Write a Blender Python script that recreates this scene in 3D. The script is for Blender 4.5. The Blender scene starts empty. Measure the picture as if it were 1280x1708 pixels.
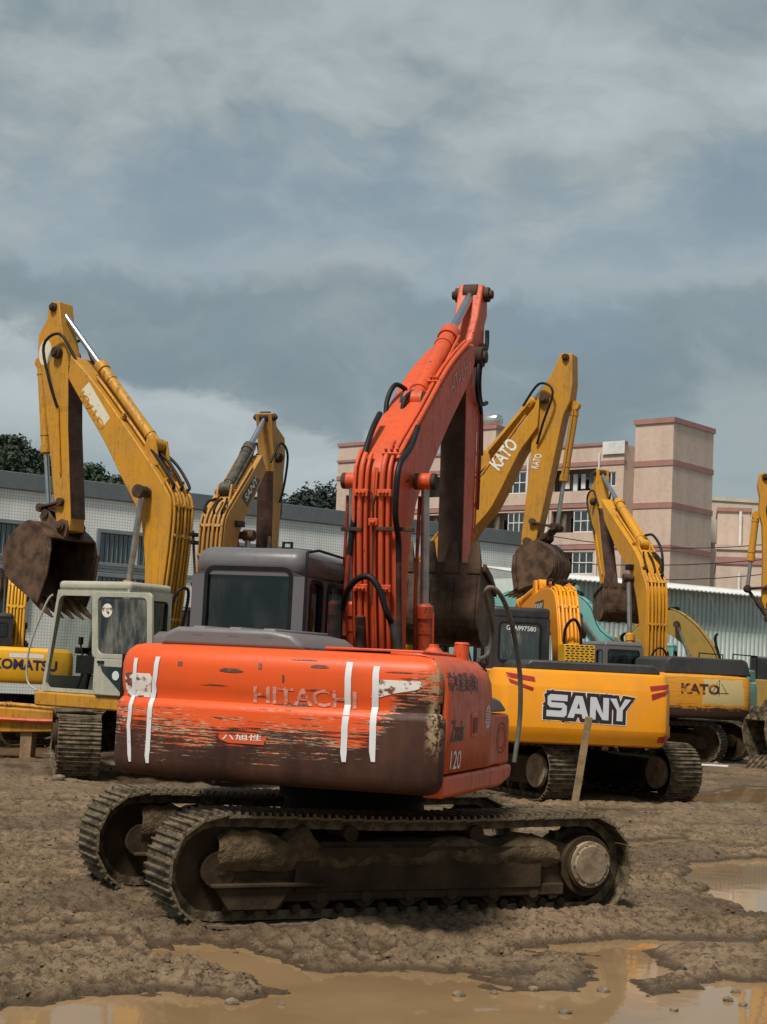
import bpy, bmesh, math, random
import numpy as np
from mathutils import Vector, Matrix
random.seed(7); rng = np.random.default_rng(7)
S = bpy.context.scene
COL = S.collection
R = math.radians
# ------------------------------------------------------------------ camera
FPX = 2600.0; PITCH = math.atan(261 / FPX); ROLL = R(2.8); EYE = 1.85
CF = np.array([0, math.cos(PITCH), math.sin(PITCH)])
_u = np.array([0, -math.sin(PITCH), math.cos(PITCH)]); _r = np.array([1.0, 0, 0])
CR = math.cos(ROLL) * _r + math.sin(ROLL) * _u
CU = -math.sin(ROLL) * _r + math.cos(ROLL) * _u
CO = np.array([0, 0, EYE])
cam = bpy.data.cameras.new('camera'); camo = bpy.data.objects.new('camera', cam); COL.objects.link(camo)
cam.sensor_fit = 'HORIZONTAL'; cam.sensor_width = 36.0; cam.lens = 36.0 * FPX / 1280.0
cam.clip_start = 0.1; cam.clip_end = 3000
mw = Matrix.Identity(4)
for i in range(3):
    mw[i][0] = CR[i]; mw[i][1] = CU[i]; mw[i][2] = -CF[i]; mw[i][3] = CO[i]
camo.matrix_world = mw
S.camera = camo
# ------------------------------------------------------------------ node helper
class NT:
    def __init__(s, tree): s.t = tree; s.n = tree.nodes; s.l = tree.links
    def new(s, typ, **kw):
        n = s.n.new(typ)
        for k, v in kw.items(): setattr(n, k, v)
        return n
    def put(s, sock, v):
        if v is None: return
        if isinstance(v, bpy.types.NodeSocket): s.l.new(v, sock)
        else:
            if isinstance(v, tuple) and len(v) == 3 and sock.type == 'RGBA': v = (*v, 1)
            sock.default_value = v
    def math(s, op, a, b=None, c=None, clamp=False):
        n = s.new('ShaderNodeMath', operation=op); n.use_clamp = clamp
        s.put(n.inputs[0], a); s.put(n.inputs[1], b); s.put(n.inputs[2], c); return n.outputs[0]
    def noise(s, vec, scale, detail=4, rough=.55, dist=0, out=0):
        n = s.new('ShaderNodeTexNoise'); s.put(n.inputs['Vector'], vec); n.inputs['Scale'].default_value = scale
        n.inputs['Detail'].default_value = detail; n.inputs['Roughness'].default_value = rough; n.inputs['Distortion'].default_value = dist
        return n.outputs[out]
    def mapv(s, vec, scale=(1, 1, 1), loc=(0, 0, 0), rot=(0, 0, 0)):
        n = s.new('ShaderNodeMapping'); s.put(n.inputs[0], vec); n.inputs['Scale'].default_value = scale
        n.inputs['Location'].default_value = loc; n.inputs['Rotation'].default_value = rot; return n.outputs[0]
    def sstep(s, x, a, b, lo=0.0, hi=1.0):
        n = s.new('ShaderNodeMapRange', interpolation_type='SMOOTHSTEP'); s.put(n.inputs[0], x)
        s.put(n.inputs[1], a); s.put(n.inputs[2], b); s.put(n.inputs[3], lo); s.put(n.inputs[4], hi); return n.outputs[0]
    def mix(s, f, a, b):
        n = s.new('ShaderNodeMix', data_type='RGBA'); s.put(n.inputs[0], f); s.put(n.inputs[6], a); s.put(n.inputs[7], b); return n.outputs[2]
    def sep(s, v):
        n = s.new('ShaderNodeSeparateXYZ'); s.put(n.inputs[0], v); return n.outputs
    def comb(s, x, y, z):
        n = s.new('ShaderNodeCombineXYZ'); s.put(n.inputs[0], x); s.put(n.inputs[1], y); s.put(n.inputs[2], z); return n.outputs[0]
    def bump(s, h, strength=.3, dist=.02, normal=None):
        n = s.new('ShaderNodeBump'); n.inputs['Strength'].default_value = strength; n.inputs['Distance'].default_value = dist
        s.put(n.inputs['Height'], h)
        if normal is not None: s.put(n.inputs['Normal'], normal)
        return n.outputs[0]
# ------------------------------------------------------------------ sky, sun, exposure
SUN_EL, SUN_AZ = R(58), R(209)          # azimuth clockwise from +Y: sun stands behind the camera, to the left
W = bpy.data.worlds.new('World'); S.world = W; W.use_nodes = True
nt = NT(W.node_tree); nt.n.clear()
sky = nt.new('ShaderNodeTexSky', sky_type='NISHITA'); sky.sun_disc = False
sky.sun_elevation = SUN_EL; sky.sun_rotation = SUN_AZ; sky.air_density = 1.2; sky.dust_density = 2.0; sky.ozone_density = 2.0
tc = nt.new('ShaderNodeTexCoord').outputs['Generated']
sx, sy, sz = nt.sep(tc)
dv = nt.mapv(tc, (1.0, 1.0, 1.75))
wv = nt.noise(dv, 5.0, 4, .55, 0, 1)
n_ = nt.new('ShaderNodeVectorMath', operation='MULTIPLY_ADD'); nt.put(n_.inputs[0], wv); n_.inputs[1].default_value = (.16, .16, .16); nt.put(n_.inputs[2], dv)
pv = n_.outputs[0]
c1 = nt.noise(nt.mapv(pv, (1, 1, 1), (3.3, 1.7, .4)), 3.6, 10, .53)
c2 = nt.noise(nt.mapv(pv, (1, 1, 1), (7.1, 4.2, 2.0)), 8.5, 10, .56)
c3 = nt.noise(nt.mapv(pv, (1, 1, 1), (1.3, 9.2, 5.0)), 21, 8, .55)
cl = nt.math('ADD', nt.math('ADD', nt.math('MULTIPLY', c1, .60), nt.math('MULTIPLY', c2, .30)), nt.math('MULTIPLY', c3, .10))
bil = nt.math('ADD', nt.math('MULTIPLY', nt.math('SUBTRACT', c2, .5), .13), nt.math('ADD', nt.math('MULTIPLY', nt.math('SUBTRACT', c1, .5), .22), nt.math('MULTIPLY', nt.math('SUBTRACT', c3, .5), .035)))
# storm deck: a darker layer whose billowed top stands at about 15 degrees
dtop = nt.math('SUBTRACT', nt.math('ADD', .262, bil), sz)
deck = nt.sstep(dtop, -.006, .022)
deck2 = nt.sstep(dtop, -.10, .10)
# pale cumulus low in the sky, higher towards the left
edge = nt.math('ADD', nt.math('ADD', .142, nt.math('MULTIPLY', bil, .62)), nt.math('MULTIPLY', sx, -.24))
bd = nt.math('SUBTRACT', edge, sz)
bank = nt.math('MULTIPLY', nt.sstep(bd, -.004, .012), nt.sstep(bd, .115, .02, .35, 1.0))
lum = nt.math('ADD', .10, nt.math('MULTIPLY', nt.sstep(cl, .36, .63), .62))
lum = nt.math('ADD', lum, nt.math('MULTIPLY', nt.sstep(dtop, -.16, -.01), nt.math('MULTIPLY', nt.math('SUBTRACT', 1.0, deck), .30)))
lum = nt.math('SUBTRACT', lum, nt.math('MULTIPLY', deck, nt.math('ADD', .04, nt.math('MULTIPLY', deck2, .11))))
lum = nt.math('ADD', lum, nt.math('MULTIPLY', bank, nt.math('ADD', .28, nt.math('MULTIPLY', c2, .42))))
rmp = nt.new('ShaderNodeValToRGB'); nt.put(rmp.inputs[0], lum)
el = rmp.color_ramp.elements
el[0].position = 0.0; el[0].color = (1.25, 1.66, 1.90, 1)
el[1].position = 1.0; el[1].color = (3.38, 3.82, 3.95, 1)
e = el.new(.30); e.color = (1.74, 2.18, 2.36, 1)
e = el.new(.62); e.color = (2.52, 2.92, 3.00, 1)
gap = nt.math('MULTIPLY', nt.math('MULTIPLY', nt.sstep(c1, .50, .42), nt.sstep(cl, .52, .42)), .13)
skc = nt.mix(nt.math('SUBTRACT', .96, gap), sky.outputs[0], rmp.outputs[0])
bg = nt.new('ShaderNodeBackground'); nt.put(bg.inputs[0], skc); bg.inputs[1].default_value = .118
wo = nt.new('ShaderNodeOutputWorld'); nt.l.new(bg.outputs[0], wo.inputs[0])
sun = bpy.data.lights.new('sun', 'SUN'); sun.energy = 3.7; sun.angle = R(10); sun.color = (1.0, .94, .86)
suno = bpy.data.objects.new('sun', sun); COL.objects.link(suno)
sd = Vector((math.sin(SUN_AZ) * math.cos(SUN_EL), math.cos(SUN_AZ) * math.cos(SUN_EL), math.sin(SUN_EL)))
suno.rotation_euler = sd.to_track_quat('Z', 'Y').to_euler(); suno.location = (-20, -20, 40)
S.view_settings.view_transform = 'Standard'; S.view_settings.look = 'None'
S.view_settings.exposure = 0.27; S.view_settings.gamma = 1.0; S.view_settings.use_curve_mapping = False
S.render.engine = 'CYCLES'
S.cycles.max_bounces = 6; S.cycles.diffuse_bounces = 3; S.cycles.glossy_bounces = 3; S.cycles.transmission_bounces = 6; S.cycles.transparent_max_bounces = 10

# ------------------------------------------------------------------ pixel -> place
def ray(px, py): return CF + CR * ((px - 640) / FPX) - CU * ((py - 854) / FPX)
def ground_at(px, py, z=0.0):
    d = ray(px, py); t = (z - EYE) / d[2]; return CO + t * d
def at_depth(px, py, dep):
    d = ray(px, py); return CO + d * (dep / d[1])
# ------------------------------------------------------------------ mesh builder
class B:
    def __init__(s): s.v = []; s.f = []
    def add(s, vs, fs):
        o = len(s.v); s.v += [tuple(map(float, p)) for p in vs]; s.f += [tuple(i + o for i in q) for q in fs]; return s
    def box(s, x0, x1, y0, y1, z0, z1, M=None):
        vs = [Vector(p) for p in ((x0, y0, z0), (x1, y0, z0), (x1, y1, z0), (x0, y1, z0), (x0, y0, z1), (x1, y0, z1), (x1, y1, z1), (x0, y1, z1))]
        if M is not None: vs = [M @ p for p in vs]
        return s.add(vs, [(0, 3, 2, 1), (4, 5, 6, 7), (0, 1, 5, 4), (1, 2, 6, 5), (2, 3, 7, 6), (3, 0, 4, 7)])
    def bar(s, p0, p1, w, h, up=(0, 0, 1)):
        p0 = Vector(p0); p1 = Vector(p1); d = p1 - p0; L = d.length; d = d / L; u = Vector(up)
        if abs(d.dot(u)) > .98: u = Vector((1, 0, 0))
        x = d.cross(u).normalized(); u = x.cross(d)
        M = Matrix(((x.x, d.x, u.x, p0.x), (x.y, d.y, u.y, p0.y), (x.z, d.z, u.z, p0.z), (0, 0, 0, 1)))
        return s.box(-w / 2, w / 2, 0, L, -h / 2, h / 2, M)
    def prism(s, pts, x0, x1, ax=0):
        n = len(pts)
        def mk(p, x): return (x, p[0], p[1]) if ax == 0 else ((p[0], x, p[1]) if ax == 1 else (p[0], p[1], x))
        vs = [mk(p, x0) for p in pts] + [mk(p, x1) for p in pts]
        fs = [tuple(range(n)), tuple(range(2 * n - 1, n - 1, -1))]
        for i in range(n): j = (i + 1) % n; fs.append((i, i + n, j + n, j))
        return s.add(vs, fs)
    def tube(s, path, r, n=8, cap=True):
        P = [Vector(p) for p in path]; m = len(P)
        rs = r if isinstance(r, (list, tuple)) else [r] * m
        vs = []; pu = None
        for i in range(m):
            d = (P[min(i + 1, m - 1)] - P[max(i - 1, 0)])
            if d.length < 1e-9: d = Vector((0, 0, 1))
            d.normalize()
            if pu is None:
                a = Vector((0, 0, 1)) if abs(d.z) < .9 else Vector((1, 0, 0))
                x = d.cross(a).normalized()
            else:
                x = (pu - d * pu.dot(d))
                x = x.normalized() if x.length > 1e-6 else d.orthogonal().normalized()
            pu = x; y = d.cross(x)
            for k in range(n):
                t = 2 * math.pi * k / n
                vs.append(P[i] + (x * math.cos(t) + y * math.sin(t)) * rs[i])
        fs = []
        for i in range(m - 1):
            for k in range(n):
                a = i * n + k; b = i * n + (k + 1) % n
                fs.append((a, b, b + n, a + n))
        if cap: fs += [tuple(range(n - 1, -1, -1)), tuple(range((m - 1) * n, m * n))]
        return s.add(vs, fs)
    def cyl(s, p0, p1, r0, r1=None, n=16):
        return s.tube([p0, p1], [r0, r0 if r1 is None else r1], n)
    def grid(s, G):
        m = len(G); n = len(G[0]); vs = [p for row in G for p in row]
        fs = [(i * n + j, i * n + j + 1, (i + 1) * n + j + 1, (i + 1) * n + j) for i in range(m - 1) for j in range(n - 1)]
        return s.add(vs, fs)
    def ringwall(s, outer, inner, fn, t):
        """flat panel with a hole; fn(u,v,d) places it, t is thickness"""
        n = len(outer); vs = []
        for d in (0, t):
            vs += [fn(u, v, d) for u, v in outer] + [fn(u, v, d) for u, v in inner]
        fs = []
        for i in range(n):
            j = (i + 1) % n
            fs += [(i, j, n + j, n + i), (2 * n + i, 3 * n + i, 3 * n + j, 2 * n + j), (i, 2 * n + i, 2 * n + j, j), (n + i, n + j, 3 * n + j, 3 * n + i)]
        return s.add(vs, fs)
    def sheet(s, poly, fn, t):
        n = len(poly)
        vs = [fn(u, v, 0) for u, v in poly] + [fn(u, v, t) for u, v in poly]
        fs = [tuple(range(n)), tuple(range(2 * n - 1, n - 1, -1))]
        for i in range(n): j = (i + 1) % n; fs.append((i, i + n, j + n, j))
        return s.add(vs, fs)
    def mesh(s, name, smooth=35):
        me = bpy.data.meshes.new(name); me.from_pydata(s.v, [], s.f); me.validate(); 
        bm = bmesh.new(); bm.from_mesh(me); bmesh.ops.recalc_face_normals(bm, faces=bm.faces); bm.to_mesh(me); bm.free()
        if smooth:
            me.polygons.foreach_set('use_smooth', [True] * len(me.polygons))
            try: me.set_sharp_from_angle(angle=R(smooth))
            except Exception: pass
        me.update(); return me
    def obj(s, name, mat, parent=None, bevel=0, smooth=35, seg=2):
        me = s.mesh(name, smooth)
        return link(name, me, mat, parent, bevel, seg)
def link(name, me, mat=None, parent=None, bevel=0, seg=2):
    o = bpy.data.objects.new(name, me); COL.objects.link(o)
    if mat is not None and not me.materials: me.materials.append(mat)
    if parent is not None: o.parent = parent
    if bevel:
        b = o.modifiers.new('bevel', 'BEVEL'); b.width = bevel; b.segments = seg; b.limit_method = 'ANGLE'; b.angle_limit = R(30); b.harden_normals = False
    return o
def tag(o, label=None, cat=None, group=None, kind=None):
    if label: o['label'] = label
    if cat: o['category'] = cat
    if group: o['group'] = group
    if kind: o['kind'] = kind
    return o
def empty(name, loc=(0, 0, 0), rz=0):
    o = bpy.data.objects.new(name, None); COL.objects.link(o); o.location = loc; o.rotation_euler = (0, 0, rz); o.empty_display_size = .3; return o
def rrect(x0, x1, y0, y1, r, n=5):
    P = []
    for cx, cy, a in ((x1 - r, y1 - r, 0), (x0 + r, y1 - r, 90), (x0 + r, y0 + r, 180), (x1 - r, y0 + r, 270)):
        for k in range(n): t = R(a + 90 * k / (n - 1)); P.append((cx + r * math.cos(t), cy + r * math.sin(t)))
    return P
def smooth_path(P, k=4):
    P = [Vector(p) for p in P]; out = []
    for i in range(len(P) - 1):
        p0 = P[max(i - 1, 0)]; p1 = P[i]; p2 = P[i + 1]; p3 = P[min(i + 2, len(P) - 1)]
        for j in range(k):
            t = j / k
            out.append(.5 * ((2 * p1) + (p2 - p0) * t + (2 * p0 - 5 * p1 + 4 * p2 - p3) * t * t + (-p0 + 3 * p1 - 3 * p2 + p3) * t ** 3))
    out.append(P[-1]); return out
def text_poly(body, bold=0.0, shear=0.0):
    c = bpy.data.curves.new('txt', 'FONT'); c.body = body; c.offset = bold; c.shear = shear; c.resolution_u = 4; c.align_x = 'LEFT'
    o = bpy.data.objects.new('txt', c); COL.objects.link(o); bpy.context.view_layer.update()
    me = bpy.data.meshes.new_from_object(o.evaluated_get(bpy.context.evaluated_depsgraph_get()))
    V = [(v.co.x, v.co.y) for v in me.vertices]; F = [tuple(p.vertices) for p in me.polygons]
    bpy.data.objects.remove(o); bpy.data.curves.remove(c); bpy.data.meshes.remove(me)
    xs = [v[0] for v in V]; ys = [v[1] for v in V]
    x0, x1, y0, y1 = min(xs), max(xs), min(ys), max(ys)
    return [((x - x0) / (x1 - x0), (y - y0) / (y1 - y0)) for x, y in V], F
def lettering(body, fn, mat, parent, bold=0.0, shear=0.0, name='lettering'):
    V, F = text_poly(body, bold, shear)
    bm = bmesh.new(); vs = [bm.verts.new((u, v, 0)) for u, v in V]
    for f in F:
        try: bm.faces.new([vs[i] for i in f])
        except ValueError: pass
    bmesh.ops.subdivide_edges(bm, edges=[e for e in bm.edges if abs(e.verts[0].co.y - e.verts[1].co.y) > .15 or e.calc_length() > .25], cuts=4, use_grid_fill=True)
    bmesh.ops.triangulate(bm, faces=bm.faces)
    for v in bm.verts: v.co = Vector(fn(v.co.x, v.co.y))
    me = bpy.data.meshes.new(name); bm.to_mesh(me); bm.free(); me.update()
    return link(name, me, mat, parent)
# ------------------------------------------------------------------ materials
def mat_new(name):
    m = bpy.data.materials.new(name); m.use_nodes = True; t = NT(m.node_tree); t.n.clear()
    o = t.new('ShaderNodeOutputMaterial'); p = t.new('ShaderNodeBsdfPrincipled'); t.l.new(p.outputs[0], o.inputs[0])
    return m, t, p
def ocoord(t): return t.new('ShaderNodeTexCoord').outputs['Object']
def paint(name, col, rough=.45, grime=.5, chips=.35, grime_col=(.11, .08, .055), chip_col=(.07, .035, .02), fade=.12, streak=True):
    m, t, p = mat_new(name); v = ocoord(t)
    big = t.noise(v, 1.3, 5, .62); mid = t.noise(v, 9, 6, .65); fine = t.noise(v, 45, 4, .6)
    c = t.mix(t.math('MULTIPLY', t.sstep(big, .36, .66), min(.9, .25 + fade * 2)), (*col, 1), tuple(min(1, x * .70 + .035) for x in col))
    c = t.mix(t.math('MULTIPLY', t.sstep(t.noise(v, 2.7, 6, .7), .56, .66), .35 * min(1, grime * 2)), c, tuple(x * .50 for x in col))
    st = t.noise(t.mapv(v, (9, 9, .6)), 2.2, 6, .65) if streak else mid
    g = t.math('MULTIPLY', t.sstep(t.math('ADD', t.math('MULTIPLY', st, .55), t.math('ADD', t.math('MULTIPLY', mid, .30), t.math('MULTIPLY', fine, .15))), .47, .66), grime)
    c = t.mix(g, c, (*grime_col, 1))
    ch = t.math('MULTIPLY', t.sstep(t.noise(v, 26, 7, .68), .62, .65), t.sstep(t.noise(v, 2.2, 4, .6), .46, .58))
    scr = t.math('MULTIPLY', t.sstep(t.noise(t.mapv(v, (4, 4, 40), (0, 0, 0), (.3, .5, 0)), 2, 6, .7), .67, .70), t.sstep(big, .48, .58))
    ch = t.math('MAXIMUM', ch, scr)
    c = t.mix(t.math('MULTIPLY', ch, chips * 2, clamp=True), c, (*chip_col, 1))
    t.put(p.inputs['Base Color'], c)
    t.put(p.inputs['Roughness'], t.math('ADD', t.math('ADD', rough, t.math('MULTIPLY', g, .4)), t.math('MULTIPLY', t.math('SUBTRACT', mid, .5), .25), clamp=True))
    p.inputs['Specular IOR Level'].default_value = .32
    t.put(p.inputs['Normal'], t.bump(t.math('ADD', t.math('ADD', t.noise(v, 5, 4), t.math('MULTIPLY', fine, .25)), t.math('MULTIPLY', ch, -.8)), .16, .012))
    return m
def plain(name, col, rough=.6, var=.25, scale=6, metal=0.0, bump=.15, col2=None, detail=5):
    m, t, p = mat_new(name); v = ocoord(t)
    n = t.noise(v, scale, detail, .6)
    c2 = col2 if col2 else tuple(x * (1 - var) for x in col)
    c = t.mix(t.sstep(n, .35, .68), (*col, 1), (*c2, 1))
    t.put(p.inputs['Base Color'], c); p.inputs['Roughness'].default_value = rough; p.inputs['Metallic'].default_value = metal; p.inputs['Specular IOR Level'].default_value = .2
    if bump: t.put(p.inputs['Normal'], t.bump(t.noise(v, scale * 4, 4), bump, .02))
    return m
def glass(name, tint=(.5, .55, .56), gl=.12, rough=.03, dirt=.25):
    m = bpy.data.materials.new(name); m.use_nodes = True; t = NT(m.node_tree); t.n.clear()
    o = t.new('ShaderNodeOutputMaterial'); tr = t.new('ShaderNodeBsdfTransparent'); tr.inputs[0].default_value = (*tint, 1)
    g = t.new('ShaderNodeBsdfGlossy'); g.inputs['Roughness'].default_value = rough; g.inputs[0].default_value = (.9, .95, .95, 1)
    d = t.new('ShaderNodeBsdfDiffuse'); d.inputs[0].default_value = (.22, .21, .18, 1)
    lw = t.new('ShaderNodeLayerWeight'); lw.inputs[0].default_value = .5
    frs = t.math('ADD', t.math('MULTIPLY', t.math('POWER', lw.outputs['Facing'], 5.0), .9), .04)
    m1 = t.new('ShaderNodeMixShader'); t.put(m1.inputs[0], t.math('ADD', frs, gl, clamp=True)); t.l.new(tr.outputs[0], m1.inputs[1]); t.l.new(g.outputs[0], m1.inputs[2])
    m2 = t.new('ShaderNodeMixShader'); v = ocoord(t)
    t.put(m2.inputs[0], t.math('MULTIPLY', t.sstep(t.noise(t.mapv(v, (2, 2, .6)), 3, 5, .6), .4, .75), dirt)); t.l.new(m1.outputs[0], m2.inputs[1]); t.l.new(d.outputs[0], m2.inputs[2])
    t.l.new(m2.outputs[0], o.inputs[0]); return m
def emitless(name, col, rough=.5, worn=0.0, under=(.5, .08, .02), wscale=18):
    m, t, p = mat_new(name); v = ocoord(t)
    if worn:
        n = t.math('ADD', t.math('MULTIPLY', t.noise(v, wscale, 6, .65), .7), t.math('MULTIPLY', t.noise(t.mapv(v, (1, 1, 6)), 6, 4), .3))
        t.put(p.inputs['Base Color'], t.mix(t.sstep(n, .62 - worn * .25, .66 - worn * .2), (*col, 1), (*under, 1)))
    else:
        t.put(p.inputs['Base Color'], t.mix(t.math('MULTIPLY', t.noise(v, 12, 4), .35), (*col, 1), tuple(x * .6 for x in col)))
    p.inputs['Roughness'].default_value = rough; return m
OR = (.60, .080, .018); KY = (.50, .23, .012); SY = (.78, .29, .006); KOY = (.70, .36, .012); TAN = (.44, .22, .045); OLD = (.32, .20, .03)
M = {}
M['orange'] = paint('orange_paint', OR, .48, .42, .60, (.16, .05, .025), (.05, .03, .02), .12)
M['orange_side'] = paint('orange_door_paint', (.60, .085, .018), .40, .35, .15, (.20, .05, .02))
M['kato'] = paint('kato_yellow', KY, .48, .48, .5, (.10, .07, .04))
M['kato_dirty'] = paint('kato_yellow_dirty', KY, .5, .75, .7, (.075, .05, .03))
M['kato2'] = paint('kato_yellow_second', (.58, .26, .010), .48, .42, .5, (.10, .07, .04))
M['sany'] = paint('sany_yellow', SY, .35, .10, .05, (.30, .14, .02))
M['komatsu'] = paint('komatsu_yellow', KOY, .4, .2, .1)
M['tan'] = paint('sany_tan', TAN, .5, .5, .5, (.12, .08, .05))
M['old'] = paint('old_yellow', OLD, .6, .4, .4)
M['teal'] = paint('teal_paint', (.16, .38, .34), .5, .3, .2)
M['greycab'] = paint('grey_cab_paint', (.118, .110, .114), .33, .18, .05, (.16, .13, .10), (.05, .04, .04), .2)
M['grey_hood'] = paint('grey_hood_paint', (.150, .138, .138), .38, .25, .1, (.2, .16, .12), (.05, .04, .04), .2)
M['palecab'] = paint('pale_cab_paint', (.385, .38, .30), .5, .45, .35, (.16, .14, .09), (.10, .05, .02), .2)
M['blackcab'] = paint('black_cab_paint', (.018, .018, .02), .4, .3, .05, (.09, .075, .06), (.05, .04, .03))
M['dkhood'] = paint('dark_hood_paint', (.035, .035, .036), .45, .35, .05, (.10, .085, .07), (.06, .05, .04))
M['rust'] = plain('rusty_steel', (.085, .052, .034), .75, .5, 5, .1, .35, (.035, .022, .016))
M['bucket'] = plain('bucket_steel', (.135, .08, .05), .62, .5, 4, .25, .3, (.045, .028, .02))
M['shaded_arm'] = plain('shaded_arm_brown', (.075, .042, .03), .65, .5, 4, .1, .25, (.04, .022, .016))  # dark brown standing for shade on the arms' inner faces; also colours the exhaust
M['track'] = plain('track_mud_steel', (.185, .140, .085), .62, .5, 9, .15, .5, (.045, .033, .022))
M['mudcake'] = plain('caked_mud', (.125, .085, .045), .9, .5, 9, 0, .8, (.055, .037, .02))
M['frame'] = plain('track_frame_mud', (.062, .040, .021), .85, .5, 3, 0, .5, (.030, .019, .011))
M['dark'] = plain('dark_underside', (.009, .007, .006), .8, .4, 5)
M['black'] = plain('black_rubber', (.012, .012, .013), .5, .4, 10, 0, .1)
M['hose'] = plain('dusty_hose', (.03, .028, .026), .55, .4, 14, 0, .1, (.06, .05, .042))
M['greyhose'] = plain('grey_fuel_hose', (.13, .125, .10), .5, .4, 8, 0, .1)
M['chrome'] = plain('chrome_rod', (.46, .48, .50), .32, .15, 8, 1.0, 0)
M['dullrod'] = plain('dull_rod', (.42, .40, .38), .35, .3, 8, .9, 0)
M['redrod'] = plain('dark_red_pipe', (.24, .04, .025), .5, .4, 8)
M['dkcyl'] = plain('dark_cylinder_paint', (.05, .05, .048), .5, .4, 9, 0, .2, (.11, .09, .06))
M['white_tape'] = emitless('white_tape', (.62, .62, .62), .6, .05, (.34, .22, .17), 26)
M['white_sticker'] = emitless('white_sticker', (.66, .62, .56), .6, .45, (.16, .05, .03), 14)
M['white_letter'] = emitless('white_letter', (.70, .68, .64), .5, .25, KY)
M['faded_letter'] = emitless('faded_letter', (.56, .27, .21), .5, .45, OR, 30)
M['silver_letter'] = emitless('silver_letter', (.60, .61, .64), .35)
M['black_letter'] = emitless('black_letter', (.02, .017, .016), .5)
M['worn_black'] = emitless('worn_black_letter', (.03, .02, .02), .5, .3, (.45, .06, .014), 40)
M['navy_letter'] = emitless('navy_letter', (.02, .016, .06), .5)
M['red_mark'] = emitless('red_mark', (.36, .02, .02), .35)
M['maroon_edge'] = emitless('maroon_edge', (.10, .012, .010), .5)
M['glass_dark'] = glass('dark_cab_glass', (.42, .52, .53), .015, .02, .07)
M['glass'] = glass('cab_glass', (.80, .84, .82), .02, .03, .12)
M['glass_dirty'] = glass('dirty_cab_glass', (.42, .44, .42), .06, .08, .75)
M['seat'] = plain('seat_cloth', (.03, .03, .035), .8, .4, 6)
M['rag'] = plain('yellow_rag', (.50, .42, .08), .8, .4, 12)
M['scrape'] = emitless('scraped_metal', (.09, .05, .032), .6, .35, (.40, .09, .03), 40)
M['pale_plate'] = emitless('pale_plate', (.60, .56, .42), .6, .15, (.42, .25, .08), 12)
M['pale_mud'] = plain('dried_pale_mud', (.30, .225, .15), .8, .45, 7, 0, .25, (.17, .12, .075))
M['wood'] = plain('weathered_wood', (.30, .20, .11), .8, .4, 5, 0, .4)
# ------------------------------------------------------------------ excavator kit
class Mach:
    def __init__(s, label, x, y, th, name='excavator'):
        s.c = np.array([x, y, 0.0]); s.th = th; t = R(th)
        s.fw = np.array([math.sin(t), math.cos(t), 0]); s.rt = np.array([math.cos(t), -math.sin(t), 0])
        s.e = empty(name, (x, y, 0), -t); tag(s.e, label, 'excavator')
    def onX(s, px, py, X):
        d = ray(px, py); t = ((s.c - CO) @ s.rt + X) / (d @ s.rt); p = CO + t * d - s.c; return float(p @ s.fw), float(p[2])
    def onY(s, px, py, Y):
        d = ray(px, py); t = ((s.c - CO) @ s.fw + Y) / (d @ s.fw); p = CO + t * d - s.c; return float(p @ s.rt), float(p[2])
    def X3(s, px, py, X): y, z = s.onX(px, py, X); return (X, y, z)
    def Y3(s, px, py, Y): x, z = s.onY(px, py, Y); return (x, Y, z)
SHOES = {}
def shoe_mesh(sw, p):
    k = (sw, p)
    if k in SHOES: return SHOES[k]
    b = B(); h = sw / 2
    b.prism([(-.5 * p, -.012), (.5 * p, -.004), (.5 * p, .012), (-.5 * p, .006)], -h, h)
    for y in (-.40 * p, -.06 * p, .28 * p): b.prism([(y - .012, .004), (y + .012, .006), (y + .006, .034), (y - .006, .032)], -h * .99, h * .99)
    for x in (-.085, .085): b.prism([(-.55 * p, -.085), (.45 * p, -.085), (.5 * p, -.02), (-.5 * p, -.02)], x - .02, x + .02)
    me = b.mesh('track_shoe'); me.materials.append(M['track']); SHOES[k] = me; return me
def track_path(L, H, sag=.03):
    r = H / 2 - .03; a = L / 2 - H / 2; zc = H / 2
    P = []
    def seg(n, f):
        for i in range(n): P.append(f(i / n))
    seg(40, lambda t: (-a + 2 * a * t, zc - r))
    seg(24, lambda t: (a + r * math.sin(math.pi * t), zc - r * math.cos(math.pi * t)))
    seg(40, lambda t: (a - 2 * a * t, zc + r - sag * math.sin(math.pi * t) ** 2))
    seg(24, lambda t: (-a - r * math.sin(math.pi * t), zc + r * math.cos(math.pi * t)))
    return P
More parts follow.
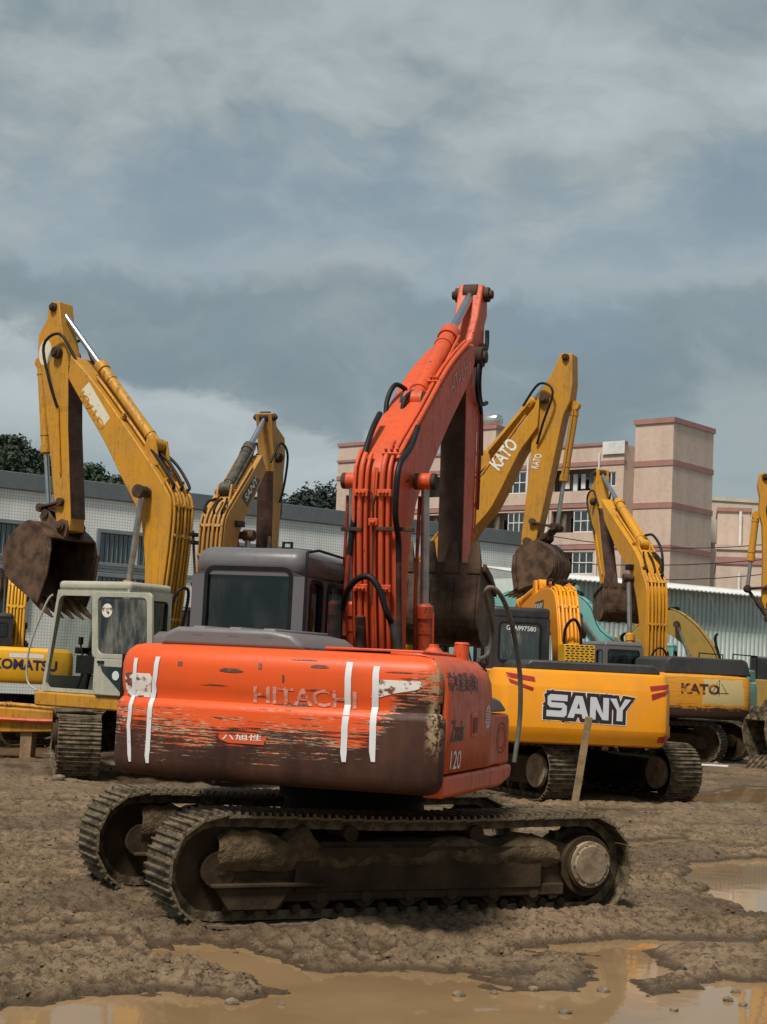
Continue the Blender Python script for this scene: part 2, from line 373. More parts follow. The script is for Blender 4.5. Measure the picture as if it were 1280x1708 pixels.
def tracks(m, ux, uy, hd, L=3.9, gauge=2.2, sw=.6, H=.86, pitch=.19, detail=True, side_mud=False):
    d = np.array([ux, uy, 0]) - m.c
    cx, cy = float(d @ m.rt), float(d @ m.fw); rz = -R(hd - m.th)
    P = track_path(L, H); P2 = P + [P[0]]
    cum = [0]
    for i in range(len(P)): cum.append(cum[-1] + math.dist(P2[i], P2[i + 1]))
    N = round(cum[-1] / pitch); sm = shoe_mesh(sw, round(cum[-1] / N, 4)) ; r = H / 2 - .03; a = L / 2 - H / 2
    cr, sr = math.cos(rz), math.sin(rz)
    for sd in (-1, 1):
        b = B(); z = H / 2
        b.prism([(-a - .02, z - .15), (a + .0, z - .15), (a + .05, z + .1), (a - .25, z + .19), (-a + .3, z + .19), (-a - .05, z + .12)], -sw * .33, sw * .33)
        b.prism([(-a + .1, z - .22), (a - .2, z - .22), (a - .2, z - .13), (-a + .1, z - .13)], -sw * .40, sw * .40)
        fr = b.obj('track_frame', M['frame'], m.e, .012)
        ox = sd * gauge / 2
        fr.location = (cx + ox * cr, cy + ox * sr, 0); fr.rotation_euler = (0, 0, rz)
        k = 0; tot = cum[-1]
        for i in range(N):
            sdist = (i + .5) * tot / N
            while cum[k + 1] < sdist: k += 1
            f = (sdist - cum[k]) / (cum[k + 1] - cum[k]); p, q = P2[k], P2[k + 1]
            o = link('track_shoe', sm, None, fr)
            o.location = (random.uniform(-.004, .004), p[0] + (q[0] - p[0]) * f, p[1] + (q[1] - p[1]) * f)
            o.rotation_euler = (math.atan2(q[1] - p[1], q[0] - p[0]) + math.pi + random.uniform(-.03, .03), 0, 0)
        # outward normal must face away from the loop
        for nm, yy in (('idler_wheel', -a), ('sprocket', a)):
            b = B(); w = .09
            if nm == 'sprocket':
                pts = []
                for i in range(42):
                    t = 2 * math.pi * i / 42; rr = (r - .055) if i % 3 == 0 else r - .10
                    pts.append((yy + rr * math.cos(t), z + rr * math.sin(t)))
                b.prism(pts, -.05, .05)
                b.cyl((-sw * .42, yy, z), (sw * .42, yy, z), r * .62, None, 24); b.cyl((-sw * .49, yy, z), (sw * .49, yy, z), r * .50, None, 24)
            else:
                b.cyl((-w, yy, z), (w, yy, z), r - .07, None, 28); b.cyl((-sw * .35, yy, z), (sw * .35, yy, z), r * .35, None, 16)
            b.obj(nm, M['frame'], fr, .008)
        if detail:
            n = 7; rm = None
            for i in range(n):
                if rm is None:
                    b = B(); b.cyl((-sw * .36, 0, 0), (sw * .36, 0, 0), .085, None, 14); b.cyl((-sw * .41, 0, 0), (sw * .41, 0, 0), .045, None, 10)
                    rm = b.mesh('track_roller'); rm.materials.append(M['frame'])
                o = link('track_roller', rm, None, fr); o.location = (0, -a + .42 + (2 * a - .9) * i / (n - 1), z - r + .185)
            for yy in (-.5, .55):
                b = B(); b.cyl((-sw * .3, yy, z + r - .13), (sw * .3, yy, z + r - .13), .06, None, 12); b.obj('carrier_roller', M['frame'], fr)
    b = B()
    Mx = Matrix.Translation((cx, cy, 0)) @ Matrix.Rotation(rz, 4, 'Z')
    for sgn in (-1, 1):
        for s2 in (-1, 1):
            b.bar(Mx @ Vector((sgn * .1, s2 * .25, H * .72)), Mx @ Vector((sgn * (gauge / 2 - .05), s2 * .95, H * .5)), .42, .26)
    b.cyl(Mx @ Vector((0, 0, H * .45)), Mx @ Vector((0, 0, H + .02)), .62, .55, 28)
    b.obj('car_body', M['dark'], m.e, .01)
    b = B(); b.cyl((cx, cy, H + .02), (cx, cy, H + .16), .60, None, 32); b.obj('slew_ring', M['dark'], m.e)
def cweight(m, plan, prof, mat, bevel=0):
    """lofted counterweight; returns rear(X,z,eps) on its surface"""
    n = len(plan); nor = []
    for i in range(n):
        a = plan[max(i - 1, 0)]; c = plan[min(i + 1, n - 1)]; d = Vector((c[0] - a[0], c[1] - a[1])).normalized(); nor.append((d.y, -d.x))
    cxm = sum(p[0] for p in plan) / n
    if nor[n // 2][1] > 0: nor = [(-a, -b_) for a, b_ in nor]
    G = [[(p[0] - q[0] * ins, p[1] - q[1] * ins, z) for p, q in zip(plan, nor)] for ins, z in prof]
    b = B(); b.grid(G)
    o0 = 0; top = len(prof) - 1
    b.f.append(tuple(range(n))); b.f.append(tuple(range(top * n, top * n + n)))
    o = b.obj('counterweight', mat, m.e, bevel, 28)
    px = [p[0] for p in plan]; py = [p[1] for p in plan]
    if px[0] > px[-1]: px = px[::-1]; py = py[::-1]
    zs = [p[1] for p in prof]; ins = [p[0] for p in prof]
    def rear(X, z, eps=.004):
        return (X, float(np.interp(X, px, py)) + float(np.interp(z, zs, ins)) - eps, z)
    return o, rear
def plan_curve(Wd, yr, yf, rc, bulge=.08, n=7):
    h = Wd / 2; P = [(h, yf)]
    for k in range(n):
        t = R(90 * k / (n - 1)); P.append((h - rc + rc * math.cos(t), yr + bulge + rc - rc * math.sin(t)))
    for k in range(1, 16):
        x = (h - rc) * (1 - 2 * k / 16); P.append((x, yr + bulge * (x / (h - rc)) ** 2))
    for k in range(n):
        t = R(90 + 90 * k / (n - 1)); P.append((-h + rc + rc * math.cos(t), yr + bulge + rc - rc * math.sin(t)))
    P.append((-h, yf)); return P
def decal(b, rear, poly, nx=1):
    """grid decal between two polylines: poly = list of (xl, xr, z)"""
    G = []
    for xl, xr, z in poly: G.append([rear(xl + (xr - xl) * i / nx, z) for i in range(nx + 1)])
    b.grid(G)
def mitre(P, w):
    """thick polyline -> outline quads"""
    L = []; Rr = []
    n = len(P)
    for i in range(n):
        if i == 0: d0 = d1 = Vector(P[1]) - Vector(P[0])
        elif i == n - 1: d0 = d1 = Vector(P[-1]) - Vector(P[-2])
        else: d0 = Vector(P[i]) - Vector(P[i - 1]); d1 = Vector(P[i + 1]) - Vector(P[i])
        d0 = d0.normalized(); d1 = d1.normalized()
        n0 = Vector((-d0.y, d0.x)); n1 = Vector((-d1.y, d1.x)); mm = (n0 + n1)
        mm = mm / max(mm.length_squared / 2, .45)
        L.append(Vector(P[i]) + mm * w / 2); Rr.append(Vector(P[i]) - mm * w / 2)
    return L, Rr
def offset_path(C, off):
    out = []
    for i, p in enumerate(C):
        a = Vector(C[max(i - 1, 0)]); c = Vector(C[min(i + 1, len(C) - 1)]); d = (c - a).normalized()
        out.append((p[0] - d.y * off, p[1] + d.x * off))
    return out
def densify(C, k=4):
    return [(p.x, p.y) for p in smooth_path([Vector((a, b, 0)) for a, b in C], k)]
def boom(m, back, belly, bc, w, mat, pipes=(), clamps=(), pipe_mat=None, lab=None, pr=.022, flip=1, hose_part=None):
    bk = densify(back, 3); bl = densify(belly, 3)
    b = B(); b.prism(bk + bl[::-1], bc - w / 2, bc + w / 2)
    # thin flange plates standing proud along both edges
    o = b.obj('boom', mat, m.e, .014, 25)
    if lab: o['label'] = lab
    for (xo, r, i0, i1, kind) in pipes:
        seg = bk[int(i0 * (len(bk) - 1)):int(i1 * (len(bk) - 1)) + 1]
        pth = offset_path(seg, flip * (r + .022))
        pts = [(bc + xo, p[0], p[1]) for p in pth]
        bb = B(); bb.tube(pts, r, 8)
        bb.obj('hose' if kind == 'h' else 'pipe', M['hose'] if kind == 'h' else (pipe_mat or mat), o, 0, 60)
    for f, x0, x1 in clamps:
        i = int(f * (len(bk) - 1)); seg = offset_path(bk, flip * .05); p = seg[i]; q = seg[min(i + 1, len(bk) - 1)]
        ang = math.atan2(q[1] - p[1], q[0] - p[0])
        bb = B(); Mx = Matrix.Translation((bc, p[0], p[1])) @ Matrix.Rotation(ang, 4, 'X')
        bb.box(x0, x1, -.03, .03, -.018, .018, Mx)
        for xx in np.linspace(x0 + .03, x1 - .03, 3): bb.cyl(Mx @ Vector((xx, 0, 0)), Mx @ Vector((xx, 0, flip * .05)), .014, None, 6)
        bb.obj('pipe_clamp', pipe_mat or mat, o, .004)
    return o, bk, bl
def ram(m, p0, p1, r, rod, frac, mat, rodmat, eye=None, name='boom_cylinder', eyem=None):
    p0 = Vector(p0); p1 = Vector(p1); q = p0.lerp(p1, frac); eye = eye or r * 1.15; d = (p1 - p0).normalized()
    b = B(); b.cyl(p0, q, r, None, 20); b.cyl(q - d * r * 1.6, q, r * 1.22, None, 20); b.cyl(q - d * .0, q + d * r * .35, r * 1.05, rod * 1.3, 20)
    x = Vector((1, 0, 0))
    b.cyl(p0 - x * r, p0 + x * r, eye, None, 16)
    b.tube([p0 + d * r + x * r * 1.25 , q - d * r * .8 + x * r * 1.25], r * .16, 6)
    o = b.obj(name, mat, m.e, 0, 40)
    b = B(); b.cyl(q, p1 - d * eye * .6, rod, None, 16); b.obj('rod', rodmat, o, 0, 40); b = B(); b.cyl(p1 - x * r * .9, p1 + x * r * .9, eye, None, 16); b.obj('rod_eye', M['rust'] if eyem is None else eyem, o, .006, 40)
    for t in (.12, .8):
        b = B(); c = p0.lerp(q, t); b.cyl(c - d * .02, c + d * .02, r * 1.12, None, 16); b.obj('clamp_ring', mat, o)
    return o
def arm(m, top, piv, end, fdep, bc, w, mat, under=None, edep=.14, tdep=.10, bulge=None):
    """stick: top pin, pivot, bucket-end pin in (Y,Z); fdep = depth of body forward of the pivot; forward side keeps the bucket ram lug"""
    T = Vector(top); P = Vector(piv); E = Vector(end); ax = (E - T).normalized(); fn = Vector((-ax.y, ax.x))
    if fn.x < 0: fn = -fn
    lug = P.lerp(E, .0) + fn * fdep
    pts = [T - fn * tdep - ax * .08, T + fn * tdep - ax * .10, T + fn * (tdep + .06) + ax * .18,
           P + fn * fdep - ax * .42, P + fn * (fdep + .03) - ax * .05, P + fn * fdep * .9 + ax * .25, P.lerp(E, .5) + fn * fdep * .62, E + fn * edep - ax * .1, E + fn * edep * .7 + ax * .09,
           E - fn * edep * .8 + ax * .09, E - fn * edep - ax * .15, P.lerp(E, .45) - fn * .16, P - fn * .20 + ax * .25, P - fn * .16 - ax * .05, T.lerp(P, .4) - fn * tdep]
    b = B(); b.prism([(p.x, p.y) for p in pts], bc - w / 2, bc + w / 2)
    o = b.obj('arm', mat, m.e, .014, 25)
    if under is not None:     # dark sheet over the inner face, its shade put into the colour
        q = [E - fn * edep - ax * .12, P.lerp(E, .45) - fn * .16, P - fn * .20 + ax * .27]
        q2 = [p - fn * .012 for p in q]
        bb = B(); bb.prism([(p.x, p.y) for p in q] + [(p.x, p.y) for p in q2[::-1]], bc - w / 2 + .004, bc + w / 2 - .004); bb.obj('shade_plate', under, o)
    for p, hw, rr in ((T, w / 2 + .05, .075), (P, w / 2 + .10, .10), (E, w / 2 + .10, .085)):
        b = B(); b.cyl((bc - hw, p.x, p.y), (bc + hw, p.x, p.y), rr, None, 18); b.cyl((bc - hw - .035, p.x, p.y), (bc + hw + .035, p.x, p.y), rr * .6, None, 12); b.obj('pivot_pin', M['rust'], o, .006)
    return o, fn, ax
def bucket(m, pin, ang, w, s, bc, mat=None, teeth=5, tsp=None, toff=0.0, tw=1.0):
    """pin (Y,Z); ang turns the hanging bucket (mouth towards the machine) lip-inwards"""
    mat = mat or M['bucket']
    ca, sa = math.cos(R(ang)), math.sin(R(ang))
    def T(u, v): u *= s; v *= s; return (pin[0] + u * ca + v * sa, pin[1] - u * sa + v * ca)
    shell = [(-.12, -.16), (.12, -.06), (.40, -.04), (.62, -.24), (.74, -.50), (.71, -.78), (.54, -.97), (.22, -1.07), (-.02, -1.13), (-.26, -1.20)]
    sh = [(p.x, p.y) for p in smooth_path([Vector((a, b_, 0)) for a, b_ in shell], 3)]
    inn = offset_path(sh, -.035); b = B()
    n = len(sh)
    for i in range(n - 1):
        q = [T(*sh[i]), T(*sh[i + 1]), T(*inn[i + 1]), T(*inn[i])]
        b.prism(q, bc - w / 2 + .03, bc + w / 2 - .03)
    o = b.obj('bucket', mat, m.e, 0, 40)
    side = sh + [(-.20, -1.0), (-.235, -.62), (-.20, -.30)]
    for sd in (-1, 1):
        x = bc + sd * w / 2; b = B(); b.prism([T(*p) for p in side], x - .03 * (sd > 0), x + .03 * (sd < 0)); b.obj('side_plate', mat, o, .006)
        b = B(); b.prism([T(*p) for p in ((-.27, -1.16), (-.16, -1.12), (-.19, -.62), (-.14, -.30), (-.24, -.34), (-.30, -.7))], x + sd * .004, x + sd * .035); b.obj('side_cutter', mat, o, .006)
    for sd in (-1, 1):
        x = bc + sd * .17 * s; b = B()
        b.prism([T(*p) for p in ((-.13, -.14), (-.12, .02), (-.05, .11), (.05, .11), (.14, .03), (.30, .10), (.38, .17), (.46, .14), (.52, .02), (.44, -.05), (.12, -.08))], x - .025, x + .025)
        b.obj('hinge_ear', mat, o, .006)
    for i in range(5):
        x = bc + w * (i / 4 - .5) * .88; b = B(); ss = sh[9:25]
        q = offset_path(ss, .018)
        b.prism([T(*p) for p in ss] + [T(*p) for p in q[::-1]], x - .025, x + .025)
        b.obj('wear_strip', mat, o)
    b = B()
    for i in range(teeth):
        x = bc + toff + (tsp or (w - .14)) * (i / (teeth - 1) - .5); b = B()
        lip = [(-.10, -1.06), (-.10, -1.17), (-.30, -1.245), (-.56, -1.29), (-.56, -1.275), (-.30, -1.15)]
        v = [T(*p) for p in lip]; nn = len(v); hw = [q * tw for q in (.055, .055, .05, .028, .028, .05)]
        b.add([(x - h, *p) for p, h in zip(v, hw)] + [(x + h, *p) for p, h in zip(v, hw)], [tuple(range(nn)), tuple(range(2 * nn - 1, nn - 1, -1))] + [(k, k + nn, (k + 1) % nn + nn, (k + 1) % nn) for k in range(nn)])
        b.obj('tooth', mat, o, .01)
    return o, T(0, 0), T(.40, .09)
def linkage(m, o_arm, fn, ax, piv, end, pin_b, bc, w, mat, rammat, rodmat, lugoff=.5, ram_r=.075, frac=.62, links=True):
    """bucket ram on the forward face of the stick, rocker and H-link to the bucket ear"""
    P = Vector(piv); E = Vector(end); K = Vector(pin_b)
    rk = E - ax * .42 + fn * .02                         # rocker foot on the stick
    up = (rk + fn * .46 + ax * .02)                      # shared pin
    b = B()
    for sd in (-1, 1):
        x = bc + sd * (w / 2 + .03)
        b.bar((x, rk.x, rk.y), (x, up.x, up.y), .04, .12, (1, 0, 0)); 
        x = bc + sd * .13
        b.bar((x, up.x, up.y), (x, K.x, K.y), .05, .13, (1, 0, 0))
    for p, r_ in ((up, .075), (K, .075), (rk, .07)): b.cyl((bc - w / 2 - .08, p.x, p.y), (bc + w / 2 + .08, p.x, p.y), r_, None, 14)
    mid = up.lerp(K, .5); b.cyl((bc - .13, mid.x, mid.y), (bc + .13, mid.x, mid.y), .05, None, 10)
    b.obj('bucket_link', M['rust'], m.e, .006)
    lug = P + fn * lugoff + ax * .02
    ram(m, (bc, lug.x, lug.y), (bc, up.x, up.y), ram_r, ram_r * .55, frac, rammat, rodmat, None, 'bucket_cylinder')
def cab(m, x0, x1, y0, y1, z0, z1, mat, gl, rear=None, right=None, left=None, seat=True, roofr=.07, left_open=False, ro=.14, rake=0.0):
    """operator cab: floor, corner posts, roof, window walls with panes"""
    H = z1 - z0; t = .05; zm = z0 + .70
    def rk(v): return rake * max(0.0, v - zm)
    b = B(); b.box(x0, x1, y0, y1 - rk(z1 - ro), z1 - ro, z1)
    root = b.obj('cab', mat, m.e, roofr, 35, 4); root['label'] = 'cab roof and shell'
    del root['label']
    def wall(fn, a0, a1, holes, nm, base=True, glm=gl):
        for (h0, h1, g0, g1, r) in holes:
            bb = B()
            # outer edges split mid-way between neighbouring holes
            i = holes.index((h0, h1, g0, g1, r))
            A0 = a0 if i == 0 else (holes[i - 1][1] + h0) / 2; A1 = a1 if i == len(holes) - 1 else (h1 + holes[i + 1][0]) / 2
            bb.ringwall(rrect(A0, A1, z0, z1 - ro + .03, .004), rrect(h0, h1, g0, g1, r), fn, t)
            ww = bb.obj(nm, mat, root, 0, 30)
            bb = B(); bb.ringwall(rrect(h0 - .012, h1 + .012, g0 - .012, g1 + .012, r + .012), rrect(h0 + .02, h1 - .02, g0 + .02, g1 - .02, max(r - .02, .01)), lambda u, v, d: fn(u, v, d * 1.5 - .008), .03)
            bb.obj('window_seal', M['black'], ww)
            bb = B(); bb.sheet(rrect(h0 + .012, h1 - .012, g0 + .012, g1 - .012, max(r - .012, .01)), lambda u, v, d: fn(u, v, d + .02), .005); bb.obj('window_pane', glm, ww)
    if rear: wall(lambda u, v, d: (u, y0 + d, v), x0, x1, rear, 'rear_wall')
    if right: wall(lambda u, v, d: (x1 - d, u - rk(v) * (u - y0) / (y1 - y0), v), y0 + t + .002, y1, right, 'side_wall')
    if left and not left_open: wall(lambda u, v, d: (x0 + d, u - rk(v) * (u - y0) / (y1 - y0), v), y0 + t + .002, y1, left, 'door_wall')
    # front screen frame
    bb = B(); bb.ringwall(rrect(x0 + t + .002, x1 - t - .002, z0, z1 - ro + .03, .004), rrect(x0 + .11, x1 - .11, z0 + .25, z1 - ro - .02, .05), lambda u, v, d: (u, y1 - d - rk(v), v), t); fw = bb.obj('front_frame', mat, root)
    bb = B(); bb.sheet(rrect(x0 + .112, x1 - .112, z0 + .252, z1 - ro - .022, .05), lambda u, v, d: (u, y1 - .02 - d - rk(v), v), .005); bb.obj('windscreen', gl, fw)
    bb = B(); bb.box(x0 + .03, x1 - .03, y0 + .03, y1 - .03, z0 - .06, z0 + .03); bb.obj('cab_floor', M['dark'], root)
    if seat:
        xm = (x0 + x1) / 2; ym = y0 + .62
        bb = B(); bb.box(xm - .25, xm + .25, ym - .25, ym + .25, z0 + .35, z0 + .48); bb.box(xm - .24, xm + .24, ym - .33, ym - .22, z0 + .46, z0 + 1.05); bb.box(xm - .14, xm + .14, ym - .33, ym - .24, z0 + 1.06, z0 + 1.25); bb.box(xm - .2, xm + .2, ym - .2, ym + .2, z0 + .02, z0 + .35)
        st = bb.obj('seat', M['seat'], root, .04)
        for sd in (-1, 1):
            bb = B(); bb.box(xm + sd * .36 - .07, xm + sd * .36 + .07, ym - .1, ym + .45, z0 + .3, z0 + .58); bb.tube([(xm + sd * .36, ym + .38, z0 + .55), (xm + sd * .36, ym + .44, z0 + .75)], .018, 6); bb.box(xm + sd * .36 - .03, xm + sd * .36 + .03, ym + .41, ym + .47, z0 + .74, z0 + .86); bb.obj('console', M['black'], root, .015)
    return root
def deck(m, Wd, yr, yf, z0, z1, mat, yfr=None):
    yfr = yf - .02 if yfr is None else yfr
    b = B(); h = Wd / 2
    b.prism([(h - .02, yr), (h - .02, yfr - .12), (h - .12, yfr), (.45, yfr), (.42, min(yfr, yf) - .5), (-.30, yf - .5), (-.34, yf), (-h + .05, yf), (-h + .02, yr)], z0, z1, 2)
    return b.obj('deck_frame', mat, m.e, .015)
# ------------------------------------------------------------------ the orange excavator in front
def scraped_orange():
    m, t, p = mat_new('scraped_counterweight'); v = ocoord(t); x, y, z = t.sep(v)
    st = t.noise(t.mapv(v, (.9, .9, 26)), 2.2, 7, .68)
    st2 = t.noise(t.mapv(v, (1.6, 1.6, 55)), 2.4, 6, .7)
    big = t.noise(t.mapv(v, (1, 1, .6)), 1.7, 4, .55)
    zc = t.math('ADD', 1.40, t.math('MULTIPLY', t.sstep(x, .62, 1.06), .36))
    zc = t.math('ADD', zc, t.math('MULTIPLY', t.sstep(x, -.55, -1.15), .06))
    zc = t.math('ADD', zc, t.math('MULTIPLY', t.math('SUBTRACT', big, .5), .16))
    k = t.math('ADD', t.math('SUBTRACT', zc, z), t.math('MULTIPLY', t.math('SUBTRACT', st, .5), 1.15))
    k = t.math('ADD', k, t.math('MULTIPLY', t.math('SUBTRACT', st2, .5), .50))
    # nothing is scraped in the top band apart from the right-hand end
    lim = t.sstep(z, 1.535, 1.56); k = t.math('SUBTRACT', k, t.math('MULTIPLY', lim, t.sstep(x, 1.02, .70, 0, .34)))
    dark = t.sstep(k, .0, .035)
    edge = t.math('MULTIPLY', t.sstep(k, -.10, -.005), t.sstep(k, .16, .03))
    og = t.mix(t.math('MULTIPLY', t.sstep(t.noise(v, 1.4, 4), .35, .7), .35), (.68, .088, .016, 1), (.54, .070, .02, 1))
    scr = t.math('MULTIPLY', t.sstep(t.noise(t.mapv(v, (2.5, 2.5, 34), (0, 0, 0), (0, .25, 0)), 3, 7, .72), .66, .70), t.sstep(t.noise(v, 2.3, 2), .50, .62))
    scr2 = t.math('MULTIPLY', t.sstep(t.noise(t.mapv(v, (30, 30, 5), (0, 0, 0), (0, .9, 0)), 2, 6, .7), .68, .71), t.sstep(t.noise(v, 1.9, 2), .52, .6))
    og = t.mix(scr, og, (.10, .045, .025, 1)); og = t.mix(scr2, og, (.30, .06, .02, 1))
    bare = t.mix(t.sstep(t.noise(v, 3, 5), .4, .7), (.058, .023, .013, 1), (.030, .012, .008, 1))
    c = t.mix(dark, og, bare)
    pale = t.math('MULTIPLY', t.math('MULTIPLY', edge, t.sstep(t.noise(t.mapv(v, (5, 5, 40)), 3, 6, .7), .50, .57)), t.sstep(t.noise(v, 4.5, 3), .40, .52))
    c = t.mix(pale, c, (.46, .36, .25, 1))
    corner = t.math('MULTIPLY', t.sstep(x, 1.13, 1.19), t.sstep(x, 1.262, 1.235))
    cf = t.math('MULTIPLY', corner, t.math('MULTIPLY', t.sstep(t.noise(v, 24, 7, .7), .46, .54), t.sstep(z, 1.22, 1.45)))
    c = t.mix(cf, c, (.34, .24, .14, 1))
    dust = t.math('MULTIPLY', t.sstep(t.noise(t.mapv(v, (6, 6, .8)), 2.4, 5, .6), .45, .75), .14)
    c = t.mix(dust, c, (.17, .09, .05, 1))
    p.inputs['Specular IOR Level'].default_value = .25; t.put(p.inputs['Base Color'], c); t.put(p.inputs['Roughness'], t.math('ADD', .42, t.math('MULTIPLY', dark, .15)))
    t.put(p.inputs['Normal'], t.bump(t.math('ADD', t.math('MULTIPLY', dark, -.5), t.math('MULTIPLY', st2, .4)), .18, .006))
    return m
M['scraped'] = scraped_orange()
h = Mach('orange excavator with scraped counterweight, white tape strips and grey cab, beside the big puddle', -.10, 12.8, 18)
TL = 3.84
tracks(h, -.12, 12.58, 63.5, TL, 1.72, .5, .81, .172)
# caked mud, belly plates and the pale hub disc on both track frames
for fr in [o for o in h.e.children if o.name.startswith('track_frame')]:
    near = fr.location.x * 1 > 0
    a = TL / 2 - .405
    for sx in (-1, 1):
        b = B(); G = []
        for i in range(34):
            yy = -a - .02 + (2 * a - .25) * i / 33; row = []
            tp = .60 + .035 * math.sin(i * .9) + random.uniform(-.03, .03) + (.05 if i < 9 else 0) - (.06 if 9 <= i < 20 else 0)
            for j in range(7):
                f = j / 6; zz = .40 + (tp - .40) * f; dx = .185 + .055 * math.sin(math.pi * min(f * 1.1, 1)) * random.uniform(.5, 1.2)
                row.append((sx * dx, yy + random.uniform(-.015, .015), zz + random.uniform(-.012, .012)))
            row.append((sx * .05, yy, tp + .02)); G.append(row)
        b.grid(G); o = b.obj('caked_mud', M['mudcake'], fr, 0, 60)
        b = B(); b.prism([(-a - .05, .30), (-a + .55, .30), (-a + .42, .14), (-a + .06, .14)], sx * .19, sx * .235); b.prism([(-a - .07, .295), (-a + .78, .295), (-a + .78, .32), (-a - .07, .32)], sx * .19, sx * .262); b.obj('guide_guard', M['frame'], fr, .006)
        b = B(); b.box(sx * .192, sx * .215, -.95 + .42 * 0, a - .42, .25, .56); b.obj('side_plate', M['frame'], fr, .006)
        b = B(); b.cyl((sx * .215, a, .42), (sx * .262, a, .42), .175, None, 32); b.cyl((sx * .262, a, .42), (sx * .274, a, .42), .15, .14, 32)
        for q in range(10): tt = q * .628; b.cyl((sx * .262, a + .158 * math.cos(tt), .42 + .158 * math.sin(tt)), (sx * .272, a + .158 * math.cos(tt), .42 + .158 * math.sin(tt)), .011, None, 6)
        b.obj('drive_cover', M['pale_mud'], fr)
        rm = B(); rm.cyl((0, 0, 0), (sx * .03, 0, 0), .042, .036, 12); rme = rm.mesh('link_bush'); rme.materials.append(M['frame'])
        for q in range(17):
            o = link('link_bush', rme, None, fr); o.location = (sx * .105, -a + .1 + q * .172, .125)
deck(h, 2.44, -1.5, 1.55, .98, 1.155, M['orange'], .03)
# counterweight
plan = [(1.252, -1.955), (1.25, -1.99), (1.235, -2.035), (1.20, -2.065), (1.13, -2.085), (.98, -2.102), (.8, -2.113), (.5, -2.128), (.2, -2.135), (-.2, -2.135), (-.5, -2.128), (-.8, -2.11), (-.98, -2.085), (-1.10, -2.045), (-1.19, -1.975), (-1.235, -1.88), (-1.25, -1.76), (-1.252, -1.55), (-1.252, -1.3)]
prof = [(.32, 1.012), (.14, 1.014), (.075, 1.024), (.032, 1.045), (.008, 1.08), (0, 1.13), (0, 1.19), (0, 1.505), (.004, 1.525), (.028, 1.556), (.040, 1.566), (.042, 1.60), (.030, 1.64), (.024, 1.70), (.024, 1.80), (.036, 1.855), (.062, 1.90), (.11, 1.935), (.19, 1.952), (.32, 1.957)]
cw, rear = cweight(h, plan, prof, M['scraped'])
def rpx(px, py): x, z = h.onY(px, py, -2.12); return x, z
# white tape strips
def tape(p, w):
    rows = []
    n = len(p) - 1
    for i in range(n):
        for k in range(6):
            f = k / 6; px = p[i][0] + (p[i + 1][0] - p[i][0]) * f; py = p[i][1] + (p[i + 1][1] - p[i][1]) * f
            x, z = rpx(px, py); j = random.uniform(-.002, .002); rows.append((x - w / 2 + j, x + w / 2 + j + random.uniform(-.0015, .0015), z))
    x, z = rpx(*p[-1]); rows.append((x - w * .2, x + w * .45, z - .012))
    b = B(); decal(b, lambda X, Z, e=.006: rear(X, Z, .006), rows, 2); b.obj('white_tape', M['white_tape'], cw, 0, 30)
tape([(219, 1097), (214, 1160), (209, 1210), (211, 1268)], .034)
tape([(259, 1095), (250, 1165), (247, 1210), (243, 1270)], .038)
tape([(581, 1104), (577, 1190), (573, 1268)], .045)
tape([(626, 1111), (623, 1180), (621, 1268)], .045)
def patch(P, nm, mt, eps=.0045):
    rows = []
    for (l, r_, y_) in P:
        xl, z = rpx(l, y_); xr, _ = rpx(r_, y_); rows.append((xl + random.uniform(-.004, .004), xr + random.uniform(-.012, .012), z))
    b = B(); decal(b, lambda X, Z, e=0: rear(X, Z, eps), rows, 6); return b.obj(nm, mt, cw, 0, 30)
patch([(197, 248, 1121), (196, 248, 1128), (197, 247, 1140), (199, 246, 1150), (201, 246, 1156), (204, 245, 1161)], 'white_sticker', M['white_sticker'])
patch([(622, 702, 1133), (622, 701, 1138), (621, 699, 1143), (620, 688, 1148), (619, 655, 1155), (618, 632, 1163)], 'white_sticker', M['white_sticker'])
def rtext(body, p0, p1, hh, mt, bold=0.0, shear=0.0, eps=.005, zbase=None):
    x0, z0 = rpx(*p0); x1, z1 = rpx(*p1)
    def fn(u, v): X = x0 + (x1 - x0) * u; Z = z0 + (z1 - z0) * u + hh * v; return rear(X, Z, eps)
    return lettering(body, fn, mt, cw, bold, shear)
rtext('HITACHI', (421, 1172), (592, 1183), .118, M['faded_letter'], .02, 0, .004)
x0, z0 = rpx(367, 1237); 
patch([(366, 448, 1224), (366, 446, 1229), (370, 443, 1234), (384, 442, 1239)], 'orange_sticker', M['orange'], .0045)
rtext('ハ旭性', (372, 1234), (438, 1236), .042, M['white_letter'], .01, 0, .007)
for (l, r_, y0_, y1_) in ((362, 405, 1114, 1121), (514, 550, 1109, 1114), (294, 302, 1103, 1110), (470, 474, 1126, 1138), (332, 380, 1141, 1142.5), (505, 560, 1150, 1152), (640, 690, 1120, 1122), (430, 436, 1106, 1116), (455, 520, 1172, 1178), (480, 530, 1099, 1101)):
    n_s = 6; rows = []
    for i in range(n_s + 1):
        f = i / n_s; e_ = (1 - abs(2 * f - 1)) ** .5 if r_ - l > 10 else 1; mid_ = (l + r_) / 2; hw_ = (r_ - l) / 2 * (.35 + .65 * e_)
        xl, z = rpx(mid_ - hw_ * random.uniform(.8, 1.1), y0_ + (y1_ - y0_) * f); xr, _ = rpx(mid_ + hw_ * random.uniform(.8, 1.1), y0_ + (y1_ - y0_) * f); rows.append((xl, xr, z))
    b = B(); decal(b, lambda X, Z, e=0: rear(X, Z, .0035), rows, 5); b.obj('paint_scrape', M['scrape'], cw, 0, 30)
